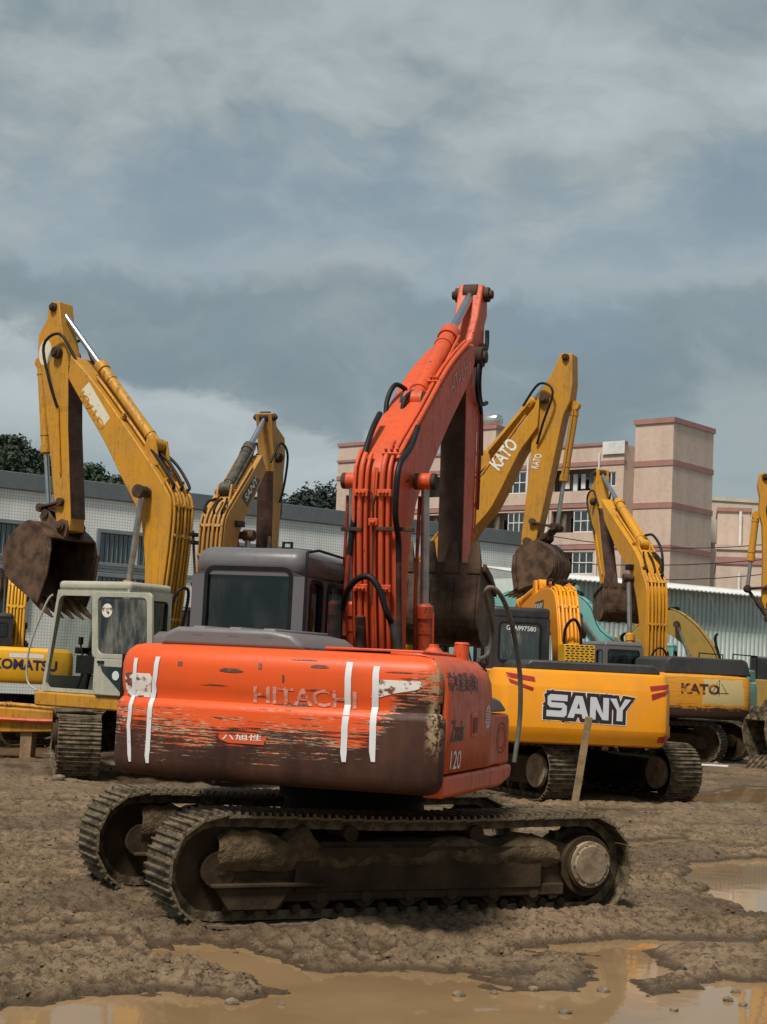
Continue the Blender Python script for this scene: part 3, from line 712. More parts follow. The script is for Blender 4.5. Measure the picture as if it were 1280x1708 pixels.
# side: door panel, skirt, lower front panel
def side(nm, pts, x0, x1, mat, bev=.02):
    b = B(); b.prism(pts, x0, x1); return b.obj(nm, mat, h.e, bev, 30, 3)
b = B(); G = []
for yy in (-1.945, -1.80, -1.5, -1.1, -.75, -.66):
    row = []
    for (dx, zz) in ((.0, 1.165), (0, 1.45), (.004, 1.70), (.014, 1.80), (.042, 1.87), (.10, 1.925), (.20, 1.95), (.40, 1.955)):
        fr_ = 0.0 if yy < -.8 else (.0 if zz < 1.6 else (yy + .8) / .14 * .03)
        row.append((1.238 - dx, yy, zz - fr_))
    G.append(row)
b.grid(G)
door = b.obj('engine_door', M['orange_side'], h.e, 0, 40); sol = door.modifiers.new('solid', 'SOLIDIFY'); sol.thickness = .03; sol.offset = 0
side('side_skirt', [(-1.96, 1.00), (-.25, 1.00), (.02, 1.045), (.05, 1.11), (.05, 1.148), (-1.96, 1.148)], 1.10, 1.255, M['orange_side'], .025)
side('side_panel', [(-.635, 1.16), (.02, 1.16), (.0, 1.50), (-.04, 1.545), (-.635, 1.545)], 1.0, 1.236, M['orange_side'])
side('battery_cover', [(-.635, 1.56), (-.05, 1.56), (-.12, 1.60), (-.28, 1.65), (-.42, 1.67), (-.635, 1.67)], .95, 1.225, M['grey_hood'])
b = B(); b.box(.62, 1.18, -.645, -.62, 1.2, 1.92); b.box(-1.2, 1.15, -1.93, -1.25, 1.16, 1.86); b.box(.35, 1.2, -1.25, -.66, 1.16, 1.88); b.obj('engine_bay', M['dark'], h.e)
b = B(); b.prism([(-1.90, 1.962), (-.68, 1.962), (-.68, 1.978), (-1.90, 1.985)], .34, 1.06); b.obj('top_plate', M['orange'], h.e, .012)
for i in range(6):
    b = B(); zz = 1.56 + i * .045; b.prism([(-.628, zz), (-.60, zz + .025), (-.60, zz + .032), (-.628, zz + .008)], .70, 1.2); b.obj('louvre_slat', M['dark'], h.e)
def sfn(y0, z0, y1, hh, eps=.020):
    return lambda u, v: (1.238 + eps - (0 if True else 0), y0 + (y1 - y0) * u, z0 + hh * v)
def sp(px, py): return h.onX(px, py, 1.25)
def stext(body, p0, p1, hh, mt, bold=.0, shear=0.0):
    y0, z0 = sp(*p0); y1, z1 = sp(*p1)
    def dxz(z): return float(np.interp(z, (1.165, 1.45, 1.70, 1.80, 1.87), (0, 0, .004, .014, .042)))
    return lettering(body, lambda u, v: (1.238 + .0185 - dxz(z0 + hh * v), y0 + (y1 - y0) * u, z0 + (z1 - z0) * u + hh * v), mt, door, bold, shear)
stext('橋本産業(株)', (748, 1159), (798, 1158), .155, M['worn_black'], .012)
stext('Zaxis', (750, 1239), (772, 1236), .15, M['worn_black'], .02, .25)
stext('120', (749, 1284), (767, 1282), .125, M['white_letter'], .01, .1)
y0, z0 = sp(789, 1211)
b = B(); b.prism([(y0 - .06, z0 - .08), (y0 + .10, z0 - .08), (y0 + .10, z0 + .09), (y0 - .06, z0 + .09)], 1.245, 1.262); o = b.obj('door_handle', M['orange_side'], door, .01)
b = B(); b.box(1.262, 1.268, y0 - .03, y0 + .07, z0 - .05, z0 + .06); b.obj('latch', M['redrod'], o)
# round emblem outlines
def oval(cy, cz, ry, rz_, w, X, mt, nm, n=36):
    b = B(); G = []
    for i in range(n + 1):
        t = 2 * math.pi * i / n; G.append([(X, cy + (ry - w) * math.cos(t), cz + (rz_ - w) * math.sin(t)), (X, cy + ry * math.cos(t), cz + rz_ * math.sin(t))])
    b.grid(G); return b.obj(nm, mt, door)
y0, z0 = sp(813, 1196); oval(y0, z0, .075, .085, .012, 1.2565, M['white_letter'], 'round_emblem')
b = B(); 
for i in range(-3, 4): b.box(1.256, 1.2568, y0 - .05, y0 + .05, z0 + i * .02 - .004, z0 + i * .02 + .004)
b.obj('round_emblem', M['white_letter'], door)
oval(-.26, 1.36, .16, .12, .012, 1.2375, M['redrod'], 'round_emblem'); oval(-.26, 1.36, .12, .085, .01, 1.2375, M['redrod'], 'round_emblem')
# hood
b = B()
hp = [(-.92, 1.945), (.20, 1.945), (.17, 2.00), (.09, 2.055), (-.06, 2.08), (-.78, 2.08), (-.87, 2.04)]
b.prism(hp, -1.93, -.72, 1); hood = b.obj('engine_hood', M['grey_hood'], h.e, .035, 40, 3)
for xx in (-.62, -.34, -.08):
    b = B(); b.prism([(-1.935, 2.02), (-1.90, 2.092), (-.80, 2.098), (-.80, 2.03)], xx - .05, xx + .05); b.obj('hood_rib', M['grey_hood'], hood, .012)
# cab
cb = cab(h, -1.29, -.32, -.62, 1.10, 1.18, 2.77, M['greycab'], M['glass_dark'], rear=[(-1.17, -.43, 1.98, 2.60, .07)], right=[(-.48, -.20, 1.95, 2.52, .06), (-.08, .98, 1.95, 2.52, .07)], left=[(-.45, .1, 1.9, 2.55, .06), (.2, .98, 1.5, 2.55, .06)], roofr=.12, ro=.26)
b = B(); b.tube([(-.315, -.60, 2.0), (-.315, -.61, 2.6), (-.33, -.56, 2.74), (-.33, -.3, 2.775), (-.34, 1.0, 2.75)], .012, 6); b.obj('roof_seal', M['black'], cb)
b = B(); b.box(-.62, -.53, -.40, -.36, 2.765, 2.79); b.tube([(-.61, -.38, 2.77), (-.61, -.38, 2.825)], .012, 6); b.tube([(-.54, -.38, 2.77), (-.54, -.38, 2.825)], .012, 6); b.box(-.62, -.53, -.39, -.37, 2.82, 2.835); b.obj('roof_bracket', M['black'], cb)
b = B()
for i in range(7): b.tube(smooth_path([(-.46 + .012 * i, -.30 + .01 * i, 2.30), (-.47 + .02 * i, -.31, 2.12), (-.45 + .014 * i, -.34 + .02 * i, 1.98)], 4), .016, 5)
b.obj('yellow_rag', M['rag'], cb)
# boom (traced on its right-hand face) ---------------------------------
BX = .25; bw = .40; bc = BX - bw / 2
bk = [(.42, 1.30), (.22, 1.7)] + [h.onX(x, y, BX) for x, y in [(665, 1088), (663, 981), (663, 871), (665, 806), (669, 773), (682, 744), (711, 694), (750, 622), (779, 585), (791, 574)]]
bl = [(.62, 1.30), (.47, 1.7)] + [h.onX(x, y, BX) for x, y in [(678, 1086), (681, 959), (690, 876), (697, 834), (713, 797), (726, 766), (750, 709), (779, 648), (793, 606)]]
o, dk, db = boom(h, bk, bl, bc, bw, M['orange'],
    pipes=[(-.165, .016, .12, .62, 'p'), (-.11, .024, .16, .60, 'p'), (-.06, .018, .12, .58, 'p'), (.0, .010, .12, .52, 'p'), (.02, .010, .12, .52, 'p'), (.075, .024, .14, .66, 'p'), (.13, .018, .12, .97, 'p'), (.185, .022, .55, .97, 'p')],
    clamps=[(.30, -.16, -.04), (.30, .04, .16), (.45, -.16, -.04), (.45, .04, .16), (.38, -.03, .05), (.60, .04, .2), (.80, .08, .2)])
bm_h = o
back_at = lambda z: float(np.interp(z, [p[1] for p in bk], [p[0] for p in bk]))
# black hoses on the back of the boom
def hose(P, r=.022, mt='black', par=None, nm='hose', n=8, k=5):
    b = B(); b.tube(smooth_path(P, k), r, n); return b.obj(nm, M[mt], par or h.e, 0, 60)
hx = lambda px, py, X: h.X3(px, py, X)
hose([hx(697, 752 - 40, .28), hx(686, 745, .29), hx(668, 772, .29), hx(662, 806, .29), hx(660, 860, .28), (.27, back_at(2.9) - .03, 2.9), (.27, back_at(2.7) - .03, 2.72)], .026, 'black', bm_h)
hose([(.27, back_at(2.72) - .03, 2.74), (.27, back_at(2.3) - .03, 2.3), (.27, back_at(2.0) - .03, 1.98)], .024, 'rust', bm_h, 'pipe')
hose([h.Y3(634, 690, .4), h.Y3(622, 715, .2), h.Y3(608, 760, .0), h.Y3(598, 820, -.08), h.Y3(587, 890, -.1), h.Y3(583, 925, -.1)], .026, 'black', bm_h)
hose([h.Y3(583, 923, -.1), h.Y3(579, 960, -.1), h.Y3(575, 1060, -.05)], .022, 'redrod', bm_h, 'pipe')
hose([h.Y3(572, 1015, -.12), h.Y3(580, 985, -.22), h.Y3(598, 965, -.28), h.Y3(618, 963, -.30), h.Y3(634, 985, -.30), h.Y3(645, 1020, -.28), h.Y3(655, 1040, -.22)], .026, 'black', bm_h)
hose([h.Y3(653, 1034, -.22), h.Y3(660, 1060, -.2), h.Y3(665, 1090, -.18)], [.034] * 11, 'hose', bm_h)
b = B(); b.cyl((bc - .10, back_at(2.03) - .08, 1.92), (bc - .10, back_at(2.2) - .06, 2.20), .042, None, 18); b.cyl((bc - .10, back_at(2.2) - .06, 2.20), (bc - .10, back_at(2.2) - .085, 2.27), .042, .040, 18); b.obj('exhaust_pipe', M['shaded_arm'], h.e)
for (px, py, w_) in ((588, 883, .09), (660, 883, .16)):
    x_, z_ = h.onY(px, py, -.1); b = B(); b.box(x_ - w_, x_ + w_, -.135, -.10, z_ - .016, z_ + .016); b.obj('hose_bracket', M['rust'], bm_h, .004)
b = B(); b.tube(smooth_path([h.Y3(690, 797, .2), h.Y3(660, 812, .0), h.Y3(640, 818, -.1), h.Y3(628, 826, -.13), h.Y3(622, 840, -.13)], 4), .008, 6); b.tube(smooth_path([h.Y3(590, 812, .1), h.Y3(600, 815, -.1), h.Y3(612, 818, -.13), h.Y3(622, 840, -.13), h.Y3(620, 1010, -.10)], 4), .008, 6); b.obj('grease_line', M['rust'], bm_h)
# boom cylinders both sides
pY, pZ = h.onX(714, 798, .45)
for sx, X in ((1, .37), (-1, 2 * bc - .37)):
    pY2 = .28
    ram(h, (X, .55, 1.35), (X, pY2, pZ), .062, .036, .50, M['orange'], M['dullrod'], None, 'boom_cylinder', M['orange'])
    hose([(X - .05, .50, 1.5), (X - .062, .36, 2.3), (X - .055, pY2 + .04, pZ - .12)], .016, 'redrod', h.e, 'pipe')
b = B(); b.cyl((bc - .36, .28, pZ), (bc + .36, .28, pZ), .055, None, 16)
b.obj('boom_pin', M['orange'], h.e)
for sx in (-1, 1):
    for dx in (.225, .375):
        b = B(); b.cyl((bc + sx * dx, .28, pZ), (bc + sx * (dx + .04), .28, pZ), .070, None, 18); b.obj('pin_cap', M['rust'], h.e, .006)
# arm + arm cylinder
top = h.onX(789, 492, bc); piv = (bk[-1][0] + .29, (bk[-1][1] + bl[-1][1]) / 2 + .02); end = h.onX(764, 972, bc)
end = (piv[0] + .04, 2.42)
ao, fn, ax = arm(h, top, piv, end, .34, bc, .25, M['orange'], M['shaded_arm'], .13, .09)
c0 = Vector((bc, *h.onX(692, 668, bc))); c1 = Vector((bc, *h.onX(787, 489, bc)))
ram(h, c0, c1, .082, .043, .60, M['orange'], M['chrome'], .09, 'arm_cylinder')
b = B()
for sx in (-1, 1):
    b.prism([(c0.y + .16, c0.z - .22), (c0.y - .16, c0.z - .26), (c0.y - .06, c0.z + .07), (c0.y + .07, c0.z + .07)], bc + sx * .10 - .015, bc + sx * .10 + .015)
b.obj('cylinder_bracket', M['rust'], bm_h, .006)
hose([(bc - .12, c0.y + .1, c0.z + .12), (bc - .17, c0.y - .06, c0.z + .13), (bc - .20, c0.y - .18, c0.z - .05), (bc - .17, c0.y - .27, c0.z - .35), (bc - .16, c0.y - .33, c0.z - .47)], .022, 'black', bm_h)
hose([(bc - .02, c0.y, c0.z + .08), (bc - .05, c0.y - .14, c0.z - .02), (bc - .06, c0.y - .19, c0.z - .25), (bc - .03, c0.y - .24, c0.z - .45)], .022, 'black', bm_h)
xo = bc + .15
hose([h.X3(813, 552, xo), h.X3(812, 580, xo + .02), h.X3(803, 605, xo + .04), h.X3(800, 640, xo + .03), h.X3(803, 672, xo), h.X3(812, 672, xo)], .022, 'black', ao)
hose([h.X3(806, 575, xo), h.X3(800, 600, xo + .04), h.X3(796, 640, xo + .04), h.X3(798, 665, xo + .03), h.X3(803, 688, xo), h.X3(803, 760, xo)], .02, 'black', ao)
hose([h.X3(803, 690, xo), h.X3(800, 780, xo), h.X3(797, 850, xo)], .016, 'redrod', ao, 'pipe')
bo, bp, bq = bucket(h, end, 112, 1.0, .64, bc - .05, M['bucket'], 5, .86, -.0, 1.25)
linkage(h, ao, fn, ax, piv, end, bq, bc, .25, M['orange'], M['orange'], M['chrome'], .48, .058, .8)
lx, lz = h.onX(752, 655, BX + .003)
def bfn(p0, p1, hh):
    a = Vector(h.onX(*p0, BX)); c = Vector(h.onX(*p1, BX)); d = (c - a); n = Vector((-d.y, d.x)).normalized()
    return lambda u, v: (BX + .004, *(a + d * u + n * hh * v))
lettering('HITACHI', bfn((754, 664), (782, 622), .17), M['faded_white'] if 'faded_white' in M else M['faded_letter'], bm_h)
# deck furniture
def dpt(px, py, Y): return Vector(h.Y3(px, py, Y))
p = dpt(770, 1098, -1.0); b = B(); b.cyl((p.x, -1.0, 1.93), (p.x, -1.0, 2.05), .056, None, 24); b.cyl((p.x, -1.0, 2.05), (p.x, -1.0, 2.07), .06, .05, 24); b.obj('fuel_filler', M['orange'], h.e, .006)
p = dpt(724, 1086, -1.1); b = B(); b.cyl((p.x, -1.1, 1.965), (p.x, -1.1, 1.99), .13, .10, 24); b.cyl((p.x, -1.1, 1.99), (p.x, -1.1, 2.02), .07, .045, 20); b.cyl((p.x, -1.1, 2.02), (p.x, -1.1, 2.045), .04, .036, 12); b.obj('filler_cap', M['orange'], h.e)
# long grey fuel hose hanging over the side
hose([h.X3(798, 1100, 1.0), h.X3(815, 1090, 1.04), h.X3(822, 1050, 1.08), h.X3(815, 1010, 1.1), h.X3(810, 990, 1.12), h.X3(817, 980, 1.16), h.X3(832, 988, 1.22), h.X3(848, 1020, 1.27), h.X3(860, 1070, 1.30), h.X3(868, 1130, 1.32), h.X3(868, 1190, 1.32), h.X3(864, 1230, 1.31), h.X3(858, 1272, 1.30)], .019, 'greyhose', h.e, 'fuel_hose')
b = B(); b.tube(smooth_path([(-1.23, 1.0, 1.2), (-1.27, 1.05, 1.5), (-1.27, 1.05, 2.1), (-1.23, 1.0, 2.3)], 3), .014, 6); b.obj('grab_rail', M['black'], cb)
# ------------------------------------------------------------------ the other excavators
def body(m, Wd, yr, zb, zt, mat, hoodm, cabm, glm, cabx=(-1.3, -.35), caby=(-.35, 1.35), cabz=(1.2, 2.92), yf=1.5, hood=(-1.0, 1.15, 2.40), cwmat=None, prof=None, rc=.25, bulge=.10, mkcab=True, xoff=0.0, cabkw=None):
    deck(m, Wd - .06, yr + .55, yf, zb + .02, zb + .2, mat)
    pl = [(x + xoff, y) for x, y in plan_curve(Wd, yr, yr + .75, rc, bulge)]
    hh = zt - zb
    prof = prof or [(.25, zb), (.10, zb + .01), (.03, zb + .05), (0, zb + .12), (0, zb + hh * .55), (.008, zt - .16), (.03, zt - .07), (.08, zt - .02), (.18, zt)]
    cw, rr = cweight(m, pl, prof, cwmat or mat)
    b = B(); h2 = Wd / 2 - .04
    b.box(-h2, h2, yr + .7, -.42, zb + .2, zt - .02); b.obj('engine_housing', mat, m.e, .03)
    b = B(); b.box(.45, h2, -.40, yf - .15, zb + .2, zt - .12); b.obj('fuel_tank', mat, m.e, .05, 35, 3)
    if hood:
        b = B(); x0, x1, zh = hood
        b.prism([(x0, zt - .01), (x1, zt - .01), (x1 - .10, zh - .05), (x1 - .22, zh), (x0 + .18, zh), (x0 + .05, zh - .07)], yr + .12, -.45, 1); b.obj('engine_hood', hoodm, m.e, .035, 40, 3)
    c = None
    if mkcab:
        x0, x1 = cabx; y0, y1 = caby; z0, z1 = cabz
        kw = dict(rear=[(x0 + .10, x1 - .10, z0 + .82, z1 - .20, .06)], right=[(y0 + .14, y0 + .62, z0 + .8, z1 - .22, .06), (y0 + .74, y1 - .08, z0 + .6, z1 - .22, .06)], left=[(y0 + .12, y0 + .55, z0 + .8, z1 - .22, .06), (y0 + .66, y1 - .08, z0 + .35, z1 - .22, .06)])
        kw.update(cabkw or {})
        c = cab(m, x0, x1, y0, y1, z0, z1, cabm, glm, **kw)
    return cw, rr, c
def rig(m, back, belly, bc, w, mat, top, piv, end, aw=.32, fdep=.45, pipes=True, pipemat=None, ramr=.08, armm=None, under=None, boomfoot=None, bpin=None, rodmat=None, acyl=None, buck=None, lugoff=.55, cylmat=None, hoses=True, clamps=True, cylz=1.45):
    rodmat = rodmat or M['chrome']; armm = armm or mat; cylmat = cylmat or mat
    pp = []
    if pipes:
        for i, xo in enumerate(np.linspace(-w * .42, w * .42, 6)): pp.append((float(xo), .022 + .006 * (i % 2), .08 + .03 * (i % 3), (.60, .92, .64, .60, .66, .92)[i], 'p'))
    cl = [(f, -w * .46, w * .46) for f in (.18, .34, .48)] + [(f, w * .28, w * .47) for f in (.62, .78)] + [(f, -w * .47, -w * .28) for f in (.62, .78)] if clamps else []
    o, dk, db = boom(m, back, belly, bc, w, mat, pp, cl, pipemat)
    n = len(dk)
    # looped hoses at the foot and at the knee
    if hoses:
        for xo in (-.16, .02, .17):
            i = int(n * .55); P = offset_path(dk, .07); a = P[i]; c = P[int(n * .70)]; mid = ((a[0] + c[0]) / 2 - .05, (a[1] + c[1]) / 2 + .07)
            b = B(); b.tube(smooth_path([(bc + xo, *a), (bc + xo * 1.2, a[0] - .02, a[1] + .08), (bc + xo * 1.2, *mid), (bc + xo * .7, *c)], 5), .026, 7); b.obj('hose', M['black'], o, 0, 60)
        P = offset_path(dk, .08); a = P[int(n * .10)]; c = P[int(n * .2)]
        b = B(); b.tube(smooth_path([(bc - w * .3, *a), (bc - w * .32, c[0] - .12, c[1] + .05), (bc, c[0] - .2, c[1] + .22), (bc + w * .35, c[0] - .12, c[1] + .02), (bc + w * .4, a[0] - .02, a[1] - .1)], 5), .026, 7); b.obj('hose', M['black'], o, 0, 60)
    if top is not None:
        ao, fn, ax = arm(m, top, piv, end, fdep, bc, aw, armm, under, .17, .12)
        a0 = acyl or (dk[int(n * .66)][0] - .05, dk[int(n * .66)][1] + .16)
        ram(m, (bc, *a0), (bc, *top), ramr * 1.1, ramr * .58, .58, cylmat, rodmat, None, 'arm_cylinder')
        b = B()
        for sx in (-1, 1): b.prism([(a0[0] + .22, a0[1] - .34), (a0[0] - .2, a0[1] - .36), (a0[0] - .09, a0[1] + .08), (a0[0] + .09, a0[1] + .08)], bc + sx * .14 - .02, bc + sx * .14 + .02)
        b.obj('cylinder_bracket', mat, o, .006)
        for sd in (-1, 1):
            P = Vector(piv); x = bc + sd * (aw / 2 + .10); q = P - Vector((.15, -.12)); 
            b = B(); b.tube(smooth_path([(x - sd * .05, *(P + Vector((-.45, -.15)))), (x, *(P + Vector((-.1, .30)))), (x + sd * .05, *(P + Vector((.22, .12)))), (x + sd * .03, *(P + ax * .5 + fn * .12)), (x - sd * .06, *(P + ax * .95 + fn * .05))], 5), .026, 7); b.obj('hose', M['black'], ao, 0, 60)
        b = B(); b.tube([(bc - aw / 2 - .03, *(Vector(piv) + ax * .9 + fn * .05)), (bc - aw / 2 - .03, *(Vector(end) - ax * .9))], .02, 6); b.obj('pipe', mat, ao)
        if buck:
            bo, bp, bq = bucket(m, end, buck['ang'], buck['w'], buck['s'], bc, buck.get('mat'), buck.get('teeth', 5))
            linkage(m, ao, fn, ax, piv, end, bq, bc, aw, mat, cylmat, rodmat, lugoff, ramr * .9, buck.get('frac', .62))
    if bpin:
        for sx in (-1, 1):
            X = bc + sx * (w / 2 + .13); ram(m, (X, .75, cylz), (X, *bpin), ramr, ramr * .6, .52, cylmat, M['dullrod'])
            b = B(); b.cyl((bc + sx * w * .3, *bpin), (X + sx * .10, *bpin), .08, None, 16); b.cyl((X + sx * .08, *bpin), (X + sx * .14, *bpin), .11, None, 16); b.obj('boom_pin', M['rust'], m.e, .006)
    return o
def btext(m, par, body, p0, p1, X, hh, mt, bold=.01, flip=False, shear=0.0, out=.005):
    a = Vector(m.onX(*p0, X)); c = Vector(m.onX(*p1, X)); d = c - a; n = Vector((-d.y, d.x)).normalized() * (-1 if flip else 1)
    return lettering(body, lambda u, v: (X + out, *(a + d * u + n * hh * v)), mt, par, bold, shear)
# ---- pale-cab excavator on the left
k = Mach('yellow excavator with pale grey cab, its cab door swung open', -3.34, 24.8, -57)
tracks(k, -3.55, 24.95, -13, 4.0, 2.3, .62, .94, .19)
cw, rr, kc = body(k, 2.7, -2.55, 1.05, 2.05, M['kato'], M['grey_hood'], M['palecab'], M['glass'], cabx=(-1.32, -.34), caby=(-.36, 1.34), cabz=(1.25, 2.97), hood=(-.9, 1.1, 2.25),
    cabkw=dict(left=None, rear=[(-1.22, -.44, 2.02, 2.70, .06)], ro=.15, roofr=.06, rake=.24, seat=True, right=[(-.24, .42, 1.95, 2.74, .06), (.50, 1.28, 1.5, 2.74, .06)]))
b = B(); b.ringwall(rrect(-.31, 1.34, 1.25, 2.83, .01, 6), rrect(.20, 1.26, 1.31, 2.74, .09, 6), lambda u, v, d: (-1.32 + d, u - .24 * max(0, v - 1.95) * (u + .36) / 1.7, v), .055); dw = b.obj('door_frame', M['palecab'], kc, 0, 30)
b = B(); b.ringwall(rrect(-.24, .16, 1.9, 2.74, .05), rrect(-.20, .12, 1.95, 2.69, .05), lambda u, v, d: (-1.322 + d * .4 - .004, u, v), .01); b.obj('window_seal', M['black'], dw)
b = B(); b.sheet([(-.98, 1.28), (-.94, 1.24), (.10, 1.24), (.17, 1.32), (.17, 1.80), (-.98, 1.80)], lambda u, v, d: (-1.44 + d, u, v), .05); dr = b.obj('cab_door', M['palecab'], kc, .02, 30, 3)
b = B(); b.ringwall(rrect(-.98, .22, 1.795, 2.80, .08, 6), rrect(-.88, .10, 1.87, 2.72, .09, 6), lambda u, v, d: (-1.44 + d, u + (v - 1.8) * .08, v), .05); b.obj('door_window_frame', M['palecab'], dr, .01)
b = B(); b.sheet(rrect(-.87, .09, 1.88, 2.71, .08, 6), lambda u, v, d: (-1.42 + d, u + (v - 1.8) * .08, v), .005); b.obj('window_pane', M['glass_dirty'], dr)
b = B(); b.sheet([(-.88, 1.68), (.02, 1.68), (-.02, 1.60), (-.42, 1.30), (-.88, 1.30)], lambda u, v, d: (-1.447 + d, u, v), .006); b.obj('lower_pane', M['glass_dark'], dr)
b = B(); b.box(-1.47, -1.44, -.05, .08, 1.72, 1.76); b.obj('door_handle', M['black'], dr, .006)
def disc(cy, cz, r, X, mt, nm, par, n=24, sq=1.0):
    b = B(); b.add([(X, cy, cz)] + [(X, cy + r * math.cos(2 * math.pi * i / n), cz + r * sq * math.sin(2 * math.pi * i / n)) for i in range(n)], [(0, 1 + i, 1 + (i + 1) % n) for i in range(n)]); return b.obj(nm, mt, par, 0, 0)
disc(-.02, 2.52, .105, -1.4235, M['white_sticker'], 'round_sticker', dr); disc(-.30, 1.55, .07, -1.452, M['silver_letter'], 'round_sticker', dr)
b = B(); b.tube(smooth_path([(-1.33, 1.42, 1.25), (-1.36, 1.62, 1.4), (-1.36, 1.62, 1.9), (-1.34, 1.35, 2.6), (-1.3, 1.25, 2.75)], 4), .016, 6); b.obj('grab_rail', M['palecab'], kc)
b = B(); b.prism([(-.35, 1.02), (1.40, 1.02), (1.42, 1.24), (-.35, 1.24)], -1.40, -.4); b.obj('cab_platform', M['kato'], k.e, .03)
b = B(); b.bar((-1.1, .62, 1.3), (-1.0, .55, 2.0), .05, .05); b.bar((-.95, .95, 1.3), (-.8, .85, 1.9), .04, .04); b.box(-1.05, -.55, .85, .95, 1.85, 1.95); b.obj('control_levers', M['black'], kc, .01)
KX = -.22; kbc = KX + .25
bk = [(.25, 1.55), (.05, 2.2)] + [k.onX(x, y, KX) for x, y in [(272, 972), (282, 892), (285, 842), (278, 818), (248, 768), (199, 696), (151, 630), (118, 592)]]
bl = [(.45, 1.55), (.32, 2.2)] + [k.onX(x, y, KX) for x, y in [(241, 970), (240, 917), (235, 867), (228, 848), (204, 800), (175, 739), (136, 671), (113, 630)]]
top = k.onX(102, 516, kbc); piv = k.onX(110, 592, kbc); end = k.onX(118, 880, kbc)
bp = k.onX(247, 822, KX)
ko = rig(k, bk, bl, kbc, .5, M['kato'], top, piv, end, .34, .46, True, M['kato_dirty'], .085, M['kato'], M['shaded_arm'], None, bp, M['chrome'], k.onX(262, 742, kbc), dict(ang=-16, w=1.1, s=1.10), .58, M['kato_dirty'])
P = [k.onX(x, y, KX) for x, y in [(136, 651), (149, 637), (184, 697), (172, 712)]]
b = B(); b.add([(KX - .004, *p) for p in P], [(0, 1, 2, 3)]); pl = b.obj('name_plate', M['pale_plate'], ko, 0, 0)
btext(k, ko, 'KATO', (140, 650), (176, 709), KX, .14, M['kato'], .02, out=-.008)
cy, cz = k.onX(76, 588, kbc - .17); disc(cy, cz, .15, kbc - .176, M['pale_plate'], 'round_sticker', ko, 24, 1.5)
b = B(); b.tube([k.Y3(327, 1000, -.9), k.Y3(322, 885, -.9)], .022, 6); b.obj('mirror_post', M['rust'], k.e)
for py in (892, 905, 975):
    b = B(); p = k.Y3(323 + (py - 885) * .04, py, -.9); b.box(p[0] - .07, p[0] + .07, p[1] - .04, p[1] + .04, p[2] - .03, p[2] + .03); b.obj('post_clip', M['black'], k.e, .006)
# ---- blue-lettered excavator behind it
m = Mach('small yellow excavator with dark blue letters on its counterweight, beyond the pale cab', -7.2, 32, -12)
tracks(m, -7.2, 32.2, 35, 3.2, 1.8, .5, .8, .17, False)
cw, rr, c = body(m, 1.95, -1.8, 1.22, 1.92, M['komatsu'], M['dkhood'], M['blackcab'], M['glass_dark'], cabx=(-.98, -.25), caby=(-.2, 1.1), cabz=(1.3, 2.6), yf=1.2, hood=None, rc=.18, bulge=.05)
lettering('KOMATSU', lambda u, v: rr(-.55 + 1.22 * u, 1.50 - .02 * u + .20 * v, .006), M['navy_letter'], cw, .04)
b = B(); decal(b, rr, [(-.25, .40, 1.72), (-.25, .40, 1.80)], 4); b.obj('white_sticker', M['silver_letter'], cw)
x0, z0 = m.onY(28, 1000, .6)
rig(m, [(.3, 1.5), (.5, 2.2), (.62, 3.0), (1.0, 3.5), (2.0, 4.0), (3.0, 4.1)], [(.6, 1.5), (.85, 2.2), (1.05, 2.8), (1.4, 3.15), (2.2, 3.6), (3.0, 3.8)], x0, .40, M['komatsu'], (3.2, 4.3), (3.1, 3.9), (3.3, 2.0), .28, .35, True, M['komatsu'], .07, buck=dict(ang=30, w=.8, s=.7), hoses=False)
# ---- tan excavator behind the grey cab
m = Mach('tan yellow excavator with a dark lettered boom plate, rising behind the grey cab roof', -3.25, 30.5, 18)
tracks(m, -3.25, 30.6, 40, 4.0, 2.3, .6, .92, .19, False)
cw, rr, c = body(m, 2.7, -2.5, 1.05, 2.05, M['sany'], M['dkhood'], M['blackcab'], M['glass_dark'], cabz=(1.2, 2.86), hood=(-1.0, 1.1, 2.3))
X = .30; mb = X - .27
bk = [(.35, 1.6), (-.1, 2.6), (-.32, 3.6)] + [m.onX(x, y, X) for x, y in [(374, 890), (379, 861), (392, 837), (417, 795), (438, 759)]]
bl = [(.75, 1.6), (.45, 2.6), (.28, 3.6)] + [m.onX(x, y, X) for x, y in [(396, 905), (410, 862), (424, 832), (445, 784)]]
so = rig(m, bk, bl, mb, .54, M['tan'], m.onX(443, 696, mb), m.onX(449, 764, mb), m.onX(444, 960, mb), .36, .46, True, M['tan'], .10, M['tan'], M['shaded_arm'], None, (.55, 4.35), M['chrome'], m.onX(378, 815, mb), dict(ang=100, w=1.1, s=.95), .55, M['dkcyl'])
P = [m.onX(x, y, X) for x, y in [(413, 846), (403, 829), (424, 795), (434, 800)]]
b = B(); b.add([(X + .004, *p) for p in P], [(0, 1, 2, 3)]); b.obj('name_plate', M['dkcyl'], so, 0, 0)
btext(m, so, 'SANY', (411, 838), (430, 803), X, .17, M['white_letter'], .02, out=.009)
b = B(); p = m.onX(403, 874, X + .1); b.box(X, X + .14, p[0] - .1, p[0] + .1, p[1] - .06, p[1] + .06); b.obj('work_lamp', M['black'], so, .01)
